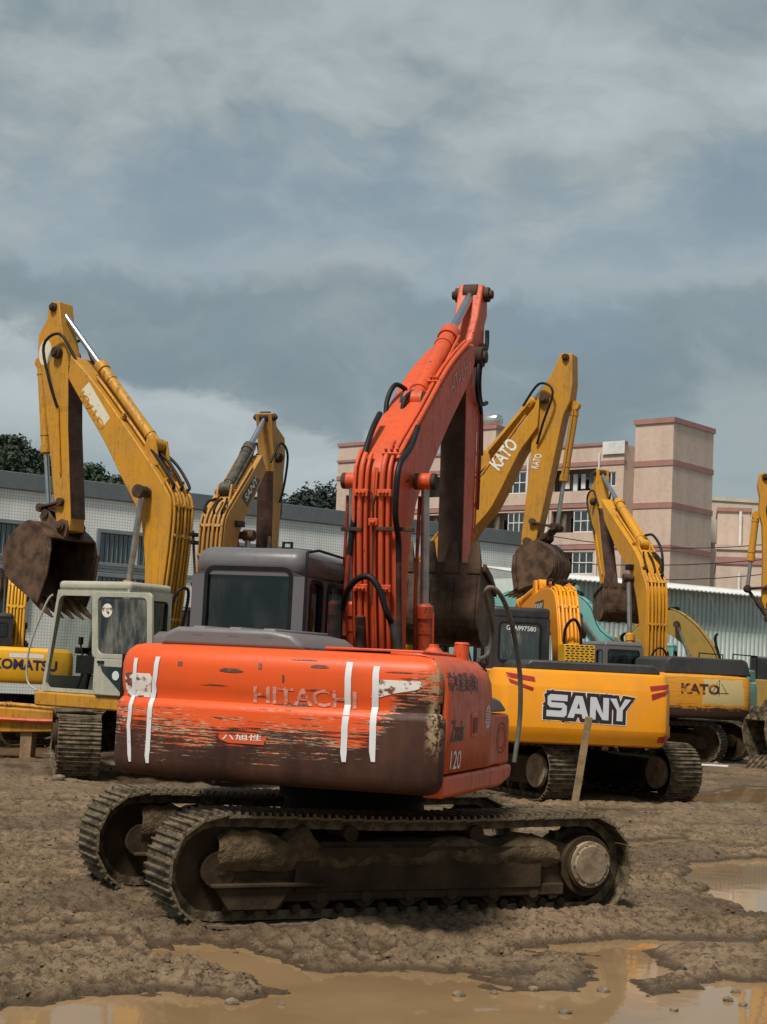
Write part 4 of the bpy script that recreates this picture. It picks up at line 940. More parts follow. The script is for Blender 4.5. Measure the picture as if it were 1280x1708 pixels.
# ---- clean orange-yellow excavator with big letters
s_ = Mach('clean orange-yellow excavator with big silver letters on its counterweight and black cab', 2.98, 25.3, -6)
tracks(s_, 2.95, 25.35, -27, 4.0, 2.2, .6, .92, .19)
for fr in [o for o in s_.e.children if o.name.startswith('track_frame')]:
    for sx in (-1, 1):
        b = B(); b.cyl((sx * .20, -1.54, .46), (sx * .27, -1.54, .46), .25, None, 32); b.obj('drive_cover', M['pale_mud'], fr, .01)
def sany_panel(y0, z0, z1): pass
spl = [(1.20, -1.7), (1.20, -2.05), (1.17, -2.20), (1.08, -2.34), (1.02, -2.37), (.5, -2.40), (0, -2.41), (-.5, -2.41), (-1.0, -2.40), (-1.30, -2.38), (-1.37, -2.33), (-1.47, -2.12), (-1.50, -1.95), (-1.50, -1.7)]
zb, zt = .87, 1.955
spr = [(.30, zb), (.14, zb + .005), (.085, zb + .03), (.045, zb + .13), (.0, zb + .24), (0, zb + .25), (.0, zt - .26), (.004, zt - .25), (.05, zt - .05), (.065, zt - .025), (.10, zt - .004), (.24, zt)]
cw, rr = cweight(s_, spl, spr, M['sany'])
deck(s_, 2.6, -1.9, 1.5, zb + .15, zb + .33, M['sany'])
b = B(); b.box(-1.40, 1.12, -1.9, -.45, 1.25, 1.93); b.obj('engine_housing', M['sany'], s_.e, .03)
for i in range(6):
    b = B(); zz = 1.36 + i * .08; b.box(-1.412, -1.405, -1.6, -1.05, zz, zz + .04); b.obj('louvre_slat', M['dark'], s_.e)
b = B(); b.box(.45, 1.16, -.4, 1.3, 1.2, 1.85); b.obj('fuel_tank', M['sany'], s_.e, .05)
b = B(); b.prism([(-1.02, 1.94), (1.0, 1.94), (.98, 2.03), (.9, 2.09), (-.95, 2.09), (-1.02, 2.03)], -2.28, -.46, 1); hd = b.obj('engine_hood', M['dkhood'], s_.e, .03)
sc = cab(s_, -1.22, -.28, -.40, 1.30, 1.2, 2.93, M['blackcab'], M['glass_dirty'], rear=[(-1.10, -.42, 2.06, 2.68, .07)], right=[(-.2, .4, 2.0, 2.7, .06), (.5, 1.2, 1.8, 2.7, .06)], left=[(-.2, .4, 2.0, 2.7, .06), (.5, 1.2, 1.6, 2.7, .06)], ro=.2, roofr=.06)
lettering('G8A997580', lambda u, v: (-.99 + .48 * u, -.412, 2.56 + .075 * v - .01 * u), M['white_letter'], sc, .01)
def glyphs(grow, eps, mt, nm):
    b = B(); x0, z0 = s_.onY(912, 1194, -2.41); x1, z1 = s_.onY(1052, 1204, -2.41); hh = .315; adv = (x1 - x0) / 4.0; k_ = [0]
    def quad(i, Q):
        # Q in letter space; grow pushes every side out
        c = Vector((sum(q[0] for q in Q) / len(Q), sum(q[1] for q in Q) / len(Q))); n = len(Q); Q = Q if sum(Q[j - 1][0] * Q[j][1] - Q[j][0] * Q[j - 1][1] for j in range(n)) > 0 else Q[::-1]; P = [Vector((q[0] * adv * .97, q[1] * hh)) for q in Q]; out = []
        for j in range(n):
            p = P[j]; d0 = (p - P[j - 1]).normalized(); d1 = (P[(j + 1) % n] - p).normalized(); sg = -1
            n0 = Vector((d0.y, -d0.x)); n1 = Vector((d1.y, -d1.x)); mm = n0 + n1; mm = mm / max(mm.length_squared / 2, .6); out.append(p + mm * grow)
        k_[0] += 1; ee = eps + k_[0] * .00006
        b.add([rr(x0 + adv * i + q.x, z0 + (z1 - z0) * (i + q.x / adv) / 4 + q.y, ee) for q in out], [tuple(range(n))])
    w = .27
    for Q in ([(.16, 1), (.03, .9), (.03, .55), (.18, .74)], [(.16, 1), (.18, .74), (.98, .74), (.98, 1)], [(.03, .55), (.16, .42), (.80, .42), (.82, .63), (.2, .63), (.18, .74)], [(.80, .63), (.80, .42), (.68, .26), (.84, 0), (.96, .12), (.96, .5)], [(.0, 0), (.84, 0), (.68, .26), (.0, .26)]): quad(0, Q[::-1] if False else Q[::-1])
    for Q in ([(.0, 0), (.28, 0), (.60, 1), (.36, 1)], [(.44, 1), (.68, 1), (1.02, 0), (.74, 0)], [(.28, .2), (.78, .2), (.74, .42), (.36, .42)]): quad(1, Q)
    for Q in ([(.06, 0), (.32, 0), (.32, 1), (.06, 1)], [(.24, 1), (.34, 1), (.80, 0), (.68, 0), (.2, .72)], [(.70, 0), (.96, 0), (.96, 1), (.70, 1)]): quad(2, Q)
    for Q in ([(.36, .48), (.58, .34), (.30, 1), (.0, 1)], [(.36, .34), (.60, .48), (1.02, 1), (.74, 1)], [(.35, 0), (.62, 0), (.62, .5), (.35, .5)]): quad(3, Q)
    return b.obj(nm, mt, cw, 0, 0)
glyphs(.068, .004, M['white_letter'], 'letter_edge'); glyphs(.056, .0065, M['maroon_edge'], 'letter_edge'); glyphs(.046, .009, M['black_letter'], 'letter_outline'); glyphs(.004, .0115, M['silver_letter'], 'lettering')
def spatch(P, mt, nm, eps=.005):
    b = B(); Q = [Vector(s_.onY(x, y, -2.41)) for x, y in P]; G = []
    for i in range(4):
        row = []
        for j in range(9): p = Q[0].lerp(Q[1], j / 8).lerp(Q[3].lerp(Q[2], j / 8), i / 3); row.append(rr(p.x, p.y, eps))
        G.append(row)
    b.grid(G); b.obj(nm, mt, cw, 0, 0)
spatch([(846, 1121), (893, 1129), (894, 1137), (848, 1129)], M['red_mark'], 'red_reflector', .007); spatch([(849, 1131), (891, 1147), (889, 1152), (852, 1138)], M['red_mark'], 'red_reflector', .007)
spatch([(1086, 1145), (1122, 1142), (1122, 1149), (1087, 1153)], M['red_mark'], 'red_reflector', .007); spatch([(1088, 1159), (1121, 1151), (1120, 1157), (1089, 1168)], M['red_mark'], 'red_reflector', .007)
spatch([(1101, 1230), (1124, 1229), (1124, 1240), (1099, 1240)], M['red_mark'], 'red_reflector', .007)
# slotted yellow step box
x0, z0 = s_.onY(941, 1104, -.9); x1, z1 = s_.onY(993, 1077, -.9)
b = B(); b.box(x0, x1, -.92, -.5, z0, z1); sb_ = b.obj('slotted_cover', M['komatsu'], s_.e, .01)
for i in range(7):
    for j in range(6):
        b = B(); xx = x0 + (x1 - x0) * (j + .22 + .25 * (i % 2)) / 6.3; zz = z0 + (z1 - z0) * (i + .5) / 7; b.box(xx, xx + (x1 - x0) * .10, -.9235, -.918, zz - .008, zz + .008); b.obj('slot', M['black'], sb_)
X = -.06
bk = [(-.10, 1.9), (-.06, 2.37), (.14, 2.85), (.34, 3.16), (.62, 3.30), (1.3, 3.34), (2.6, 3.2), (5.0, 2.7)]
bl = [(.35, 1.9), (.40, 2.2), (.52, 2.5), (.75, 2.68), (1.1, 2.72), (2.0, 2.75), (3.1, 2.7), (5.0, 2.4)]
so = rig(s_, bk, bl, X + .19, .38, M['sany'], (5.5, 3.0), (5.15, 2.55), (5.5, .95), .34, .4, True, M['sany'], .08, M['sany'], None, None, (.85, 2.62), M['chrome'], (2.2, 3.45), dict(ang=20, w=1.0, s=.8), .5)
b = B(); P = [(1.2, 2.92), (1.9, 2.90), (1.9, 3.13), (1.2, 3.15)]; b.add([(X - .004, *p) for p in P], [(0, 1, 2, 3)]); b.obj('name_plate', M['dkcyl'], so, 0, 0)
lettering('SANY', lambda u, v: (X - .008, 1.85 - .6 * u, 2.95 + .15 * v), M['white_letter'], so, .02)
# ---- weathered yellow excavator
def worn_yellow():
    m, t, p = mat_new('weathered_counterweight'); v = ocoord(t); x, y, z = t.sep(v)
    st = t.noise(t.mapv(v, (1, 1, 14)), 2, 6, .65); mid = t.noise(v, 4, 6, .65)
    k_ = t.math('ADD', t.math('SUBTRACT', 1.34, z), t.math('MULTIPLY', t.math('SUBTRACT', t.math('ADD', t.math('MULTIPLY', st, .6), t.math('MULTIPLY', mid, .4)), .5), .8))
    dk_ = t.sstep(k_, -.02, .05)
    pal = t.math('MULTIPLY', t.math('MULTIPLY', t.sstep(t.math('ADD', x, t.math('MULTIPLY', mid, .3)), .25, .29), t.sstep(t.math('ADD', x, t.math('MULTIPLY', mid, -.3)), 1.05, .98)), t.math('MULTIPLY', t.sstep(t.math('ADD', z, t.math('MULTIPLY', st, .3)), 1.52, 1.56), t.sstep(t.math('ADD', z, t.math('MULTIPLY', mid, .12)), 2.05, 2.02)))
    c = t.mix(t.sstep(st, .45, .7, 0, .7), (.60, .25, .012, 1), (.30, .12, .02, 1)); c = t.mix(t.math('MULTIPLY', pal, .85), c, (.48, .42, .20, 1)); c = t.mix(dk_, c, (.045, .02, .012, 1))
    t.put(p.inputs['Base Color'], c); p.inputs['Roughness'].default_value = .6; return m
M['worn_yellow'] = worn_yellow()
m = Mach('weathered yellow excavator with a peeling pale patch on its counterweight and dark hood', 6.9, 38.5, -12)
tracks(m, 6.9, 38.6, -62, 4.2, 2.4, .6, .98, .2)
cw, rr, c = body(m, 2.8, -2.55, 1.06, 2.08, M['kato2'], M['dkhood'], M['greycab'], M['glass_dark'], cabx=(-1.5, -.5), caby=(-.35, 1.35), cabz=(1.2, 2.78), hood=(-.78, 1.36, 2.46), cwmat=M['worn_yellow'], rc=.2, bulge=.08)
lettering('KATO', lambda u, v: rr(-.42 + .95 * u, 1.62 + .24 * v, .006), emitless('dark_letter_worn', (.06, .012, .010), .6, .45, (.50, .22, .015), 5), cw, .04)
b = B()
for A, C_ in (((.34, 1.66), (.52, 1.96)), ((.52, 1.96), (.72, 1.66)), ((.30, 1.66), (.76, 1.66)), ((.52, 1.92), (.52, 1.60))):
    L, Rr = mitre([A, C_], .014); b.grid([[rr(a.x, a.y, .007), rr(c_.x, c_.y, .007)] for a, c_ in zip(L, Rr)])
b.obj('scrawled_mark', M['black_letter'], cw, 0, 0)
for xx in (-.35, .55):
    b = B(); b.prism([(xx - .07, 2.07), (xx + .07, 2.07), (xx + .03, 2.2), (xx - .03, 2.2)], -2.42, -2.36, 1); b.obj('lifting_lug', M['kato2'], cw, .01)
X = -.22; mb = X + .28
bk = [(.1, 1.7), (.2, 2.3)] + [m.onX(x, y, X) for x, y in [(1078, 1067), (1079, 985), (1072, 957), (1062, 924), (1031, 875), (1003, 832)]]
bl = [(.45, 1.7), (.55, 2.3)] + [m.onX(x, y, X) for x, y in [(1068, 1069), (1064, 1016), (1056, 971), (1046, 944), (1027, 912), (1008, 867)]]
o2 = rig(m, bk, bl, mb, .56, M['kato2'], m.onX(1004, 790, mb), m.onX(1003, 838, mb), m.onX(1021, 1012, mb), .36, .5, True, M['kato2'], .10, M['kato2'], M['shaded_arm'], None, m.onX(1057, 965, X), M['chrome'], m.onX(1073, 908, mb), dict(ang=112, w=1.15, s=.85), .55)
b = B(); p = m.onX(1049, 946, X - .1); b.box(X - .15, X, p[0] - .12, p[0] + .12, p[1] - .07, p[1] + .07); b.obj('work_lamp', M['black'], o2, .01)
for pts in ([(1077, 893), (1090, 893), (1103, 915), (1106, 945), (1104, 970), (1107, 1000)], [(1092, 922), (1102, 935), (1106, 960)]):
    b = B(); b.tube(smooth_path([m.X3(x, y, mb + .2) for x, y in pts], 5), .035, 7); b.obj('hose', M['black'], o2, 0, 60)
# ---- yellow excavator facing the orange one
m = Mach('yellow excavator turned towards the orange one, white letters on its boom, open bucket hanging', -.2, 33.5, 115)
tracks(m, -.2, 33.6, 100, 4.0, 2.3, .6, .92, .19, False)
body(m, 2.7, -2.5, 1.05, 2.02, M['kato2'], M['dkhood'], M['blackcab'], M['glass_dark'], cabz=(1.2, 2.86), hood=(-1.0, 1.0, 2.2))
X = .30; mb = X - .27
bk = [(.2, 1.6), (.45, 2.6), (.95, 3.7), (1.7, 4.75)] + [m.onX(x, y, X) for x, y in [(800, 801), (864, 715), (900, 667)]]
bl = [(.75, 1.6), (1.15, 2.6), (1.6, 3.5), (2.05, 4.2)] + [m.onX(x, y, X) for x, y in [(793, 879), (822, 843), (864, 759), (881, 734), (897, 712)]]
o3 = rig(m, bk, bl, mb, .54, M['kato'], m.onX(949, 599, mb), m.onX(914, 668, mb), m.onX(886, 905, mb), .38, .52, True, M['kato_dirty'], .09, M['kato'], None, None, (1.7, 4.1), M['dullrod'], m.onX(812, 762, mb), dict(ang=-6, w=1.1, s=.86), .62)
btext(m, o3, 'KATO', (833, 786), (866, 743), X, .30, M['white_letter'], .03, out=.006)
cy, cz = m.onX(939, 638, mb + .19)
lettering('KATO', lambda u, v: (mb + .196, *(Vector(m.onX(898, 782, mb + .19)) + (Vector(m.onX(905, 758, mb + .19)) - Vector(m.onX(898, 782, mb + .19))) * u + Vector((-.16 * v, .02 * v)))), M['white_letter'], o3, .02)
# ---- far machines
m = Mach('teal excavator mostly hidden behind the orange-yellow one', 8.15, 44, -72)
tracks(m, 8.15, 44, -60, 4.0, 2.3, .6, .92, .19, False)
body(m, 2.7, -2.5, 1.05, 2.0, M['teal'], M['teal'], M['teal'], M['glass_dark'], hood=(-1.0, 1.1, 2.3))
bk = [(.5, 1.7)] + [m.onX(x, y, -.3) for x, y in [(1040, 1085), (1000, 1052), (985, 1015), (965, 996), (940, 988)]] + [(4.6, 4.2), (5.6, 3.4)]
bl = [(.9, 1.7)] + [m.onX(x, y, -.3) for x, y in [(1010, 1090), (975, 1060), (962, 1030), (945, 1020)]] + [(4.4, 3.7), (5.4, 3.0)]
rig(m, bk, bl, -.05, .5, M['teal'], (6.0, 3.6), (5.6, 3.1), (5.8, 1.0), .34, .4, True, M['teal'], .08, M['teal'], None, None, m.onX(968, 1028, -.3), M['chrome'], None, dict(ang=20, w=1.0, s=.8))
m = Mach('dull old yellow excavator with a lowered boom, in front of the corrugated shed', 10.9, 48, -70)
tracks(m, 10.9, 48, -60, 4.0, 2.3, .6, .92, .19, False)
body(m, 2.7, -2.5, 1.05, 2.1, M['old'], M['blackcab'], M['blackcab'], M['glass_dark'], hood=(-1.0, 1.1, 2.4), mkcab=False)
b = B(); b.box(-1.3, -.4, -1.9, -.7, 1.3, 2.75); b.obj('air_filter_box', M['blackcab'], m.e, .05)
for yy in (-.9, .1):
    b = B(); b.tube([(-1.3, yy, 2.1), (-1.3, yy, 2.75), (-1.3, yy + .7, 2.78), (-1.3, yy + .7, 2.1)], .025, 6); b.obj('guard_rail', M['black'], m.e)
bk = [(.2, 1.9)] + [m.onX(x, y, -.3) for x, y in [(1193, 1092), (1175, 1063), (1158, 1043), (1134, 1024), (1112, 1018)]] + [(2.5, 3.85), (3.0, 3.4), (3.3, 2.8)]
bl = [(.8, 1.9)] + [m.onX(x, y, -.3) for x, y in [(1154, 1096), (1144, 1080), (1113, 1055)]] + [(2.3, 3.25), (2.65, 2.9), (2.95, 2.5)]
rig(m, bk, bl, -.05, .5, M['old'], (3.6, 3.1), (3.25, 2.6), (3.5, .95), .34, .4, True, M['old'], .08, M['old'], None, None, m.onX(1131, 1042, -.3), M['dullrod'], None, dict(ang=20, w=1.0, s=.7))
m = Mach('yellow excavator with a curled dark bucket, standing by the low pink building', 11.52, 36, -80)
tracks(m, 11.52, 36, -70, 4.0, 2.3, .6, .92, .19, False)
body(m, 2.7, -2.5, 1.05, 2.0, M['kato2'], M['dkhood'], M['palecab'], M['glass_dark'], hood=(-1.0, 1.1, 2.2))
rig(m, [(.2, 1.7), (.3, 3.0), (.6, 4.2), (1.3, 5.2), (2.1, 6.1)], [(.7, 1.7), (.85, 3.0), (1.2, 4.0), (1.8, 4.9), (2.3, 5.6)], -.05, .5, M['kato2'], (2.62, 6.75), (2.35, 5.9), (2.45, 3.75), .36, .36, True, M['kato2'], .09, M['kato2'], None, None, (1.0, 3.9), M['chrome'], (1.1, 5.35), dict(ang=100, w=1.1, s=.75), .45)
# ---- loose things
def standalone_bucket():
    e = Mach('muddy detached digger bucket standing on the ground at the end of the yard', 8.62, 35.3, 75, 'digger_bucket'); e.e['category'] = 'bucket'
    bucket(e, (0, 1.30), -20, 1.0, .95, 0, M['track'], 5)
standalone_bucket()
e = Mach('rusty yellow loose boom lying low behind the muddy track', -9.4, 27.5, 90, 'excavator_boom'); e.e['category'] = 'boom'
bo, _, _ = boom(e, [(0, .55), (1.5, .80), (3.0, .86), (4.2, .80)], [(0, .30), (1.5, .42), (3.0, .44), (4.2, .50)], 0, .5, M['kato_dirty'], [(-.2, .03, .02, .98, 'p'), (.15, .03, .02, .98, 'p')], [(.3, -.24, .24), (.75, -.24, .24)], M['kato_dirty'], flip=1)
b = B(); b.tube(smooth_path([(.28, 0.2, .50), (.30, 1.6, .66), (.30, 3.6, .66), (.28, 4.1, .7)], 4), .035, 7); b.obj('pipe', M['orange'], bo)
for y_, z_ in ((3.3, .46), (.3, .36)): b = B(); b.box(-.2, .2, y_, y_ + .2, 0, z_); b.obj('support_block', M['wood'], e.e, .01)
b = B(); b.cyl((0, 4.0, .8), (0, 4.0, 1.12), .06, .05, 12); b.obj('pin_stub', M['rust'], bo)
# ------------------------------------------------------------------ buildings
class Fr:
    """upright building frame: s along the front, q into the building, z up"""
    def __init__(s, A, u): s.A = np.array([A[0], A[1], 0.0]); s.u = np.array([u[0], u[1], 0.0]) / math.hypot(*u); s.n = np.array([-s.u[1], s.u[0], 0.0])
    def P(s, a, q, z): return tuple(s.A + s.u * a + s.n * q + np.array([0, 0, z]))
    def s_at(s, px, py, q=0.0):
        d = ray(px, py); A = s.A + s.n * q; t = ((A - CO) @ s.n) / (d @ s.n); p = CO + t * d - A; return float(p @ s.u), float(p[2])
    def box(s, b, a0, a1, q0, q1, z0, z1):
        return b.add([s.P(*p) for p in ((a0, q0, z0), (a1, q0, z0), (a1, q1, z0), (a0, q1, z0), (a0, q0, z1), (a1, q0, z1), (a1, q1, z1), (a0, q1, z1))], [(0, 3, 2, 1), (4, 5, 6, 7), (0, 1, 5, 4), (1, 2, 6, 5), (2, 3, 7, 6), (3, 0, 4, 7)])
def tile_mat():
    m, t, p = mat_new('white_tile'); v = ocoord(t); x, y, z = t.sep(v)
    al = t.math('ADD', t.math('MULTIPLY', x, .815), t.math('MULTIPLY', y, .579))
    def line(c, sc):
        f = t.math('FRACT', t.math('DIVIDE', c, sc)); d = t.math('ABSOLUTE', t.math('SUBTRACT', f, .5)); return t.sstep(d, .36, .44)
    g = t.math('MAXIMUM', line(al, .105), line(z, .105))
    n = t.noise(t.mapv(v, (1, 1, .25)), .9, 5, .6); c = t.mix(t.sstep(n, .35, .75), (.74, .75, .72, 1), (.54, .55, .50, 1))
    t.put(p.inputs['Base Color'], t.mix(t.math('MULTIPLY', g, .62), c, (.26, .275, .27, 1))); p.inputs['Roughness'].default_value = .4; return m
def stucco(name, c, c2):
    m, t, p = mat_new(name); v = ocoord(t)
    n = t.math('ADD', t.math('MULTIPLY', t.noise(t.mapv(v, (1, 1, .12)), .9, 7, .65), .6), t.math('MULTIPLY', t.noise(v, 3, 5, .6), .4))
    t.put(p.inputs['Base Color'], t.mix(t.sstep(n, .38, .68), (*c, 1), (*c2, 1))); p.inputs['Roughness'].default_value = .85
    t.put(p.inputs['Normal'], t.bump(t.noise(v, 9, 4), .1, .03)); return m
M['tile'] = tile_mat(); M['parapet'] = stucco('grey_parapet', (.115, .13, .14), (.085, .098, .105)); M['winframe'] = stucco('grey_window_frame', (.17, .20, .21), (.13, .15, .16))
M['pink'] = stucco('pink_stucco', (.56, .425, .335), (.45, .335, .265)); M['pinkband'] = stucco('red_brown_band', (.35, .175, .15), (.28, .14, .12))
M['cream'] = stucco('cream_wall', (.58, .49, .37), (.48, .41, .31)); M['whitepaint'] = plain('white_paint', (.70, .70, .67), .5, .15, 2)
M['interior'] = plain('dim_interior', (.10, .085, .075), .9, .3, 2); M['winglass'] = glass('house_window_glass', (.25, .28, .30), .12, .04, .3)
M['curtain'] = plain('pale_curtain', (.50, .52, .53), .8, .25, 3)
M['steel_tank'] = plain('steel_tank', (.62, .60, .56), .25, .2, 3, .9, .05)
M['corr'] = paint('corrugated_pale', (.62, .70, .65), .45, .30, .05, (.25, .27, .24)); M['corr_top'] = paint('corrugated_grey', (.44, .51, .49), .45, .30, .05, (.2, .21, .2)); M['whiteroof'] = plain('white_roof_sheet', (.66, .66, .62), .5, .2, 1.5)
# tiled factory -----------------------------------------------------
F = Fr((-12.8, 52), (.815, .579)); Z1 = 7.83; ZP = 7.25
fe = empty('factory_building', (0, 0, 0)); tag(fe, 'long low factory building of white tiles with grey parapet and barred windows', 'building')
s0, sE = -14.0, F.s_at(892, 890)[0]
wl = F.s_at(165, 915)[0]; per, ww = 5.6, 3.0
wins = [wl + per * i for i in range(-3, 6) if s0 + .5 < wl + per * i < sE - ww - .5]
ROW = ((5.05, 6.08), (2.9, 4.55))
def wallrow(z0, z1):
    e = s0
    for w in wins + [None]:
        x1 = sE if w is None else w; b = B(); F.box(b, e, x1, 0, .3, z0, z1); b.obj('wall', M['tile'], fe); e = None if w is None else w + ww
b = B(); F.box(b, s0, sE, 0, .3, 6.08, ZP); b.obj('wall', M['tile'], fe)
b = B(); F.box(b, s0, sE, 0, .3, 4.55, 5.05); b.obj('wall', M['tile'], fe)
b = B(); F.box(b, s0, sE, 0, .3, -.2, 2.9); b.obj('wall', M['tile'], fe)
for r_ in ROW: wallrow(*r_)
b = B(); F.box(b, s0, sE + .05, -.12, 20, ZP, Z1); b.obj('parapet', M['parapet'], fe, .02)
b = B(); F.box(b, sE, sE + .3, .001, 20, -.2, ZP - .01); b.obj('end_wall', M['tile'], fe)
b = B(); F.box(b, s0, sE - .05, 1.6, 2.0, 0, 7.1); b.obj('inner_wall', M['interior'], fe)
for z0, z1 in ROW:
    for w in wins:
        b = B()
        for q in ((w - .14, w, z0 - .12, z1 + .14), (w + ww, w + ww + .14, z0 - .12, z1 + .14), (w, w + ww, z1, z1 + .14), (w, w + ww, z0 - .12, z0)): F.box(b, q[0], q[1], -.10, .05, q[2], q[3])
        fr = b.obj('window_frame', M['winframe'], fe, .01)
        b = B(); F.box(b, w, w + ww, .16, .17, z0, z1); b.obj('window_pane', M['winglass'], fr)
        b = B(); F.box(b, w + ww / 2 - .03, w + ww / 2 + .03, .06, .14, z0, z1); b.obj('mullion', M['whitepaint'], fr)
        bm_ = B(); F.box(bm_, 0, .022, 0, .022, 0, z1 - z0)
        for i in range(1, 17):
            b = B(); xx = w + ww * i / 17; F.box(b, xx - .011, xx + .011, .02, .042, z0, z1); b.obj('window_bar', M['winframe'], fr)
b = B(); F.box(b, s0, sE, -.06, .0, 4.72, 4.86); b.obj('ledge', M['winframe'], fe, .01)
# pink apartment block ---------------------------------------------
pe = empty('apartment_building', (0, 0, 0)); tag(pe, 'pink apartment building with red-brown floor bands and a taller square tower', 'building')
Tc = np.array([21.9, 118.0]); ul = np.array([-.755, .656]); ur = np.array([.656, .755])
BAND = [18.6, 15.33, 12.05, 8.77, 5.5, 2.2]
T = Fr(Tc + ul * 3.4, -ul)          # tower left face, s to the right
b = B(); T.box(b, 0, 3.4, 0, 6.2, -1, 21.7); tw = b.obj('tower', M['pink'], pe)
b = B(); T.box(b, -.12, 3.52, -.12, 6.32, 21.7, 22.1); b.obj('tower_coping', M['pinkband'], tw)
for z in BAND:
    b = B(); T.box(b, -.05, 3.46, -.06, 6.26, z - .22, z + .22); b.obj('floor_band', M['pinkband'], tw)
F0 = Tc + ul * 3.4 - ur * 1.5
G = Fr(F0, ul)                       # wing front, s runs to the left; n points away from the camera? fixed below
if G.n @ np.array([0, 1, 0]) < 0: G.n = -G.n
LEN = G.s_at(563, 800)[0]
ZR = 20.0
open_w = 4.1; opens = [2.5, 9.2, 15.9, 22.4]
smalls = [.7, 7.7, 14.4, 21.0, 27.2]
floors = [(15.33 + .22, 18.38), (12.05 + .22, 15.11), (8.77 + .22, 11.83), (5.5 + .22, 8.55), (2.2 + .22, 5.28)]
def gp(nm, a0, a1, q0, q1, z0, z1, mt, par=pe, bev=0):
    b = B(); G.box(b, a0, a1, q0, q1, z0, z1); return b.obj(nm, mt, par, bev)
gp('wall', 0, LEN, 0, .3, 18.38, ZR, M['pink']); gp('end_wall', 0, .3, .301, 9, -1, ZR - .01, M['pink']); gp('end_wall', LEN - .3, LEN, .301, 9, -1, ZR - .01, M['pink']); gp('roof', .3, LEN - .3, .3, 9, ZR - .5, ZR - .3, M['parapet'])
gp('coping', -.1, LEN + .1, -.1, .35, ZR, ZR + .22, M['pinkband'])
gp('wall', 0, LEN, 0, .3, -1, 2.42, M['pink'])
gp('back_wall', .3, LEN - .3, 2.3, 2.6, 0, ZR - .5, M['pink'])
for z in BAND: gp('floor_band', -.06, LEN + .06, -.07, .3 + .002, z - .17, z + .17, M['pinkband'])
for (z0, z1) in floors:
    holes = sorted([(a, a + open_w, z0 + .95, z1 - .15, 'o') for a in opens] + [(a, a + .9, z0 + 1.2, z1 - .5, 's') for a in smalls])
    e = 0.0
    for (a0, a1, h0, h1, kd) in holes:
        gp('wall', e, a0, 0, .3, z0, z1, M['pink']); gp('wall', a0, a1, 0, .3, z0, h0, M['pink']); gp('wall', a0, a1, 0, .3, h1, z1, M['pink']); e = a1
        if kd == 's':
            f = gp('window', a0, a1, .12, .14, h0, h1, M['winglass'])
            for q in ((a0, a0 + .07, h0, h1), (a1 - .07, a1, h0, h1), (a0 + .07, a1 - .07, h1 - .07, h1), (a0 + .07, a1 - .07, h0, h0 + .07), (a0 + .415, a0 + .485, h0 + .07, h1 - .07)): gp('frame', q[0], q[1], .06, .115, q[2], q[3], M['whitepaint'], f)
            gp('curtain', a0 + .07, a1 - .07, .3, .32, h0, h0 + (h1 - h0) * random.uniform(.4, .9), M['curtain'], f)
        else:
            sp_ = a0 + random.choice((1.7, 2.0, 2.3)); glz = random.random() < .55
            gp('slab', a0, a1, .301, 2.3, z0 - .1, z0 + .1, M['parapet'])
            f = gp('balcony_door', sp_ + .2, a1 - .4, 2.2, 2.26, z0 + .1, h1 - .35, M['winglass'])
            for xx in np.linspace(sp_ + .2, a1 - .4, 4): gp('frame', xx - .04, xx + .04, 2.12, 2.195, z0 + .1, h1 - .35, M['whitepaint'], f)
            if glz:
                f = gp('window', a0 + .02, sp_, .12, .14, h0, h1, M['winglass'])
                for xx in np.linspace(a0 + .05, sp_ - .03, 4): gp('frame', xx - .035, xx + .035, .06, .115, h0, h1, M['whitepaint'], f)
                for zz in (h0 + .04, h0 + .9, h1 - .04): gp('frame', a0 + .09, sp_ - .07, .065, .112, zz - .035, zz + .035, M['whitepaint'], f)
                gp('curtain', a0 + .05, sp_ - .05, .2, .22, h0, h0 + .9, M['curtain'], f)
            else:
                gp('air_conditioner', a0 + .5, a0 + 1.2, 1.0, 1.35, h1 - .7, h1 - .2, M['whitepaint'])
                for q in range(random.randint(2, 4)): xx = a0 + .7 + q * .75; gp('laundry', xx, xx + .4, .7, .74, h1 - 1.35 - random.random() * .3, h1 - .3, random.choice((M['curtain'], M['winframe'], M['whitepaint'], M['seat'])))
    gp('wall', e, LEN, 0, .3, z0, z1, M['pink'])
for a in (2.2, 6.9, 9.0, 15.6, 22.1):
    b = B(); b.tube([G.P(a, -.12, -.5), G.P(a, -.12, ZR - .6)], .075, 8); b.obj('drain_pipe', M['whitepaint'], pe)
gp('roof_block', 23.6, LEN, -.02, 6, ZR + .221, 21.45, M['pink']); gp('roof_block_coping', 23.5, LEN + .1, -.12, 6.1, 21.45, 21.75, M['pinkband'])
gp('stair_house', 13.2, 17.2, 1.0, 5, ZR - .3, 22.2, M['pink']); gp('stair_coping', 13.1, 17.3, .9, 5.1, 22.2, 22.5, M['pinkband'])
b = B(); c0 = np.array(G.P(14.0, 2.4, 23.15)); c1 = np.array(G.P(16.9, 2.4, 23.15)); d = (c1 - c0) / np.linalg.norm(c1 - c0)
b.tube([c0 - d * .18, c0 - d * .12, c0, c1, c1 + d * .12, c1 + d * .18], [.2, .45, .58, .58, .45, .2], 20); tk = b.obj('water_tank', M['steel_tank'], None, 0, 50)
tag(tk, 'shiny steel water tank lying on the roof of the pink building', 'tank')
for f_ in (.2, .8):
    p = c0 + (c1 - c0) * f_; b = B(); b.box(p[0] - .12, p[0] + .12, p[1] - .3, p[1] + .3, 22.5, 22.75); b.obj('cradle', M['winframe'], tk)
b = B(); G.box(b, -.1, 1.9, -.16, -.11, ZR - .75, ZR + .25); tag(b.obj('roof_board', M['whiteroof']), 'blank white board fixed to the roof edge of the pink building', 'board')
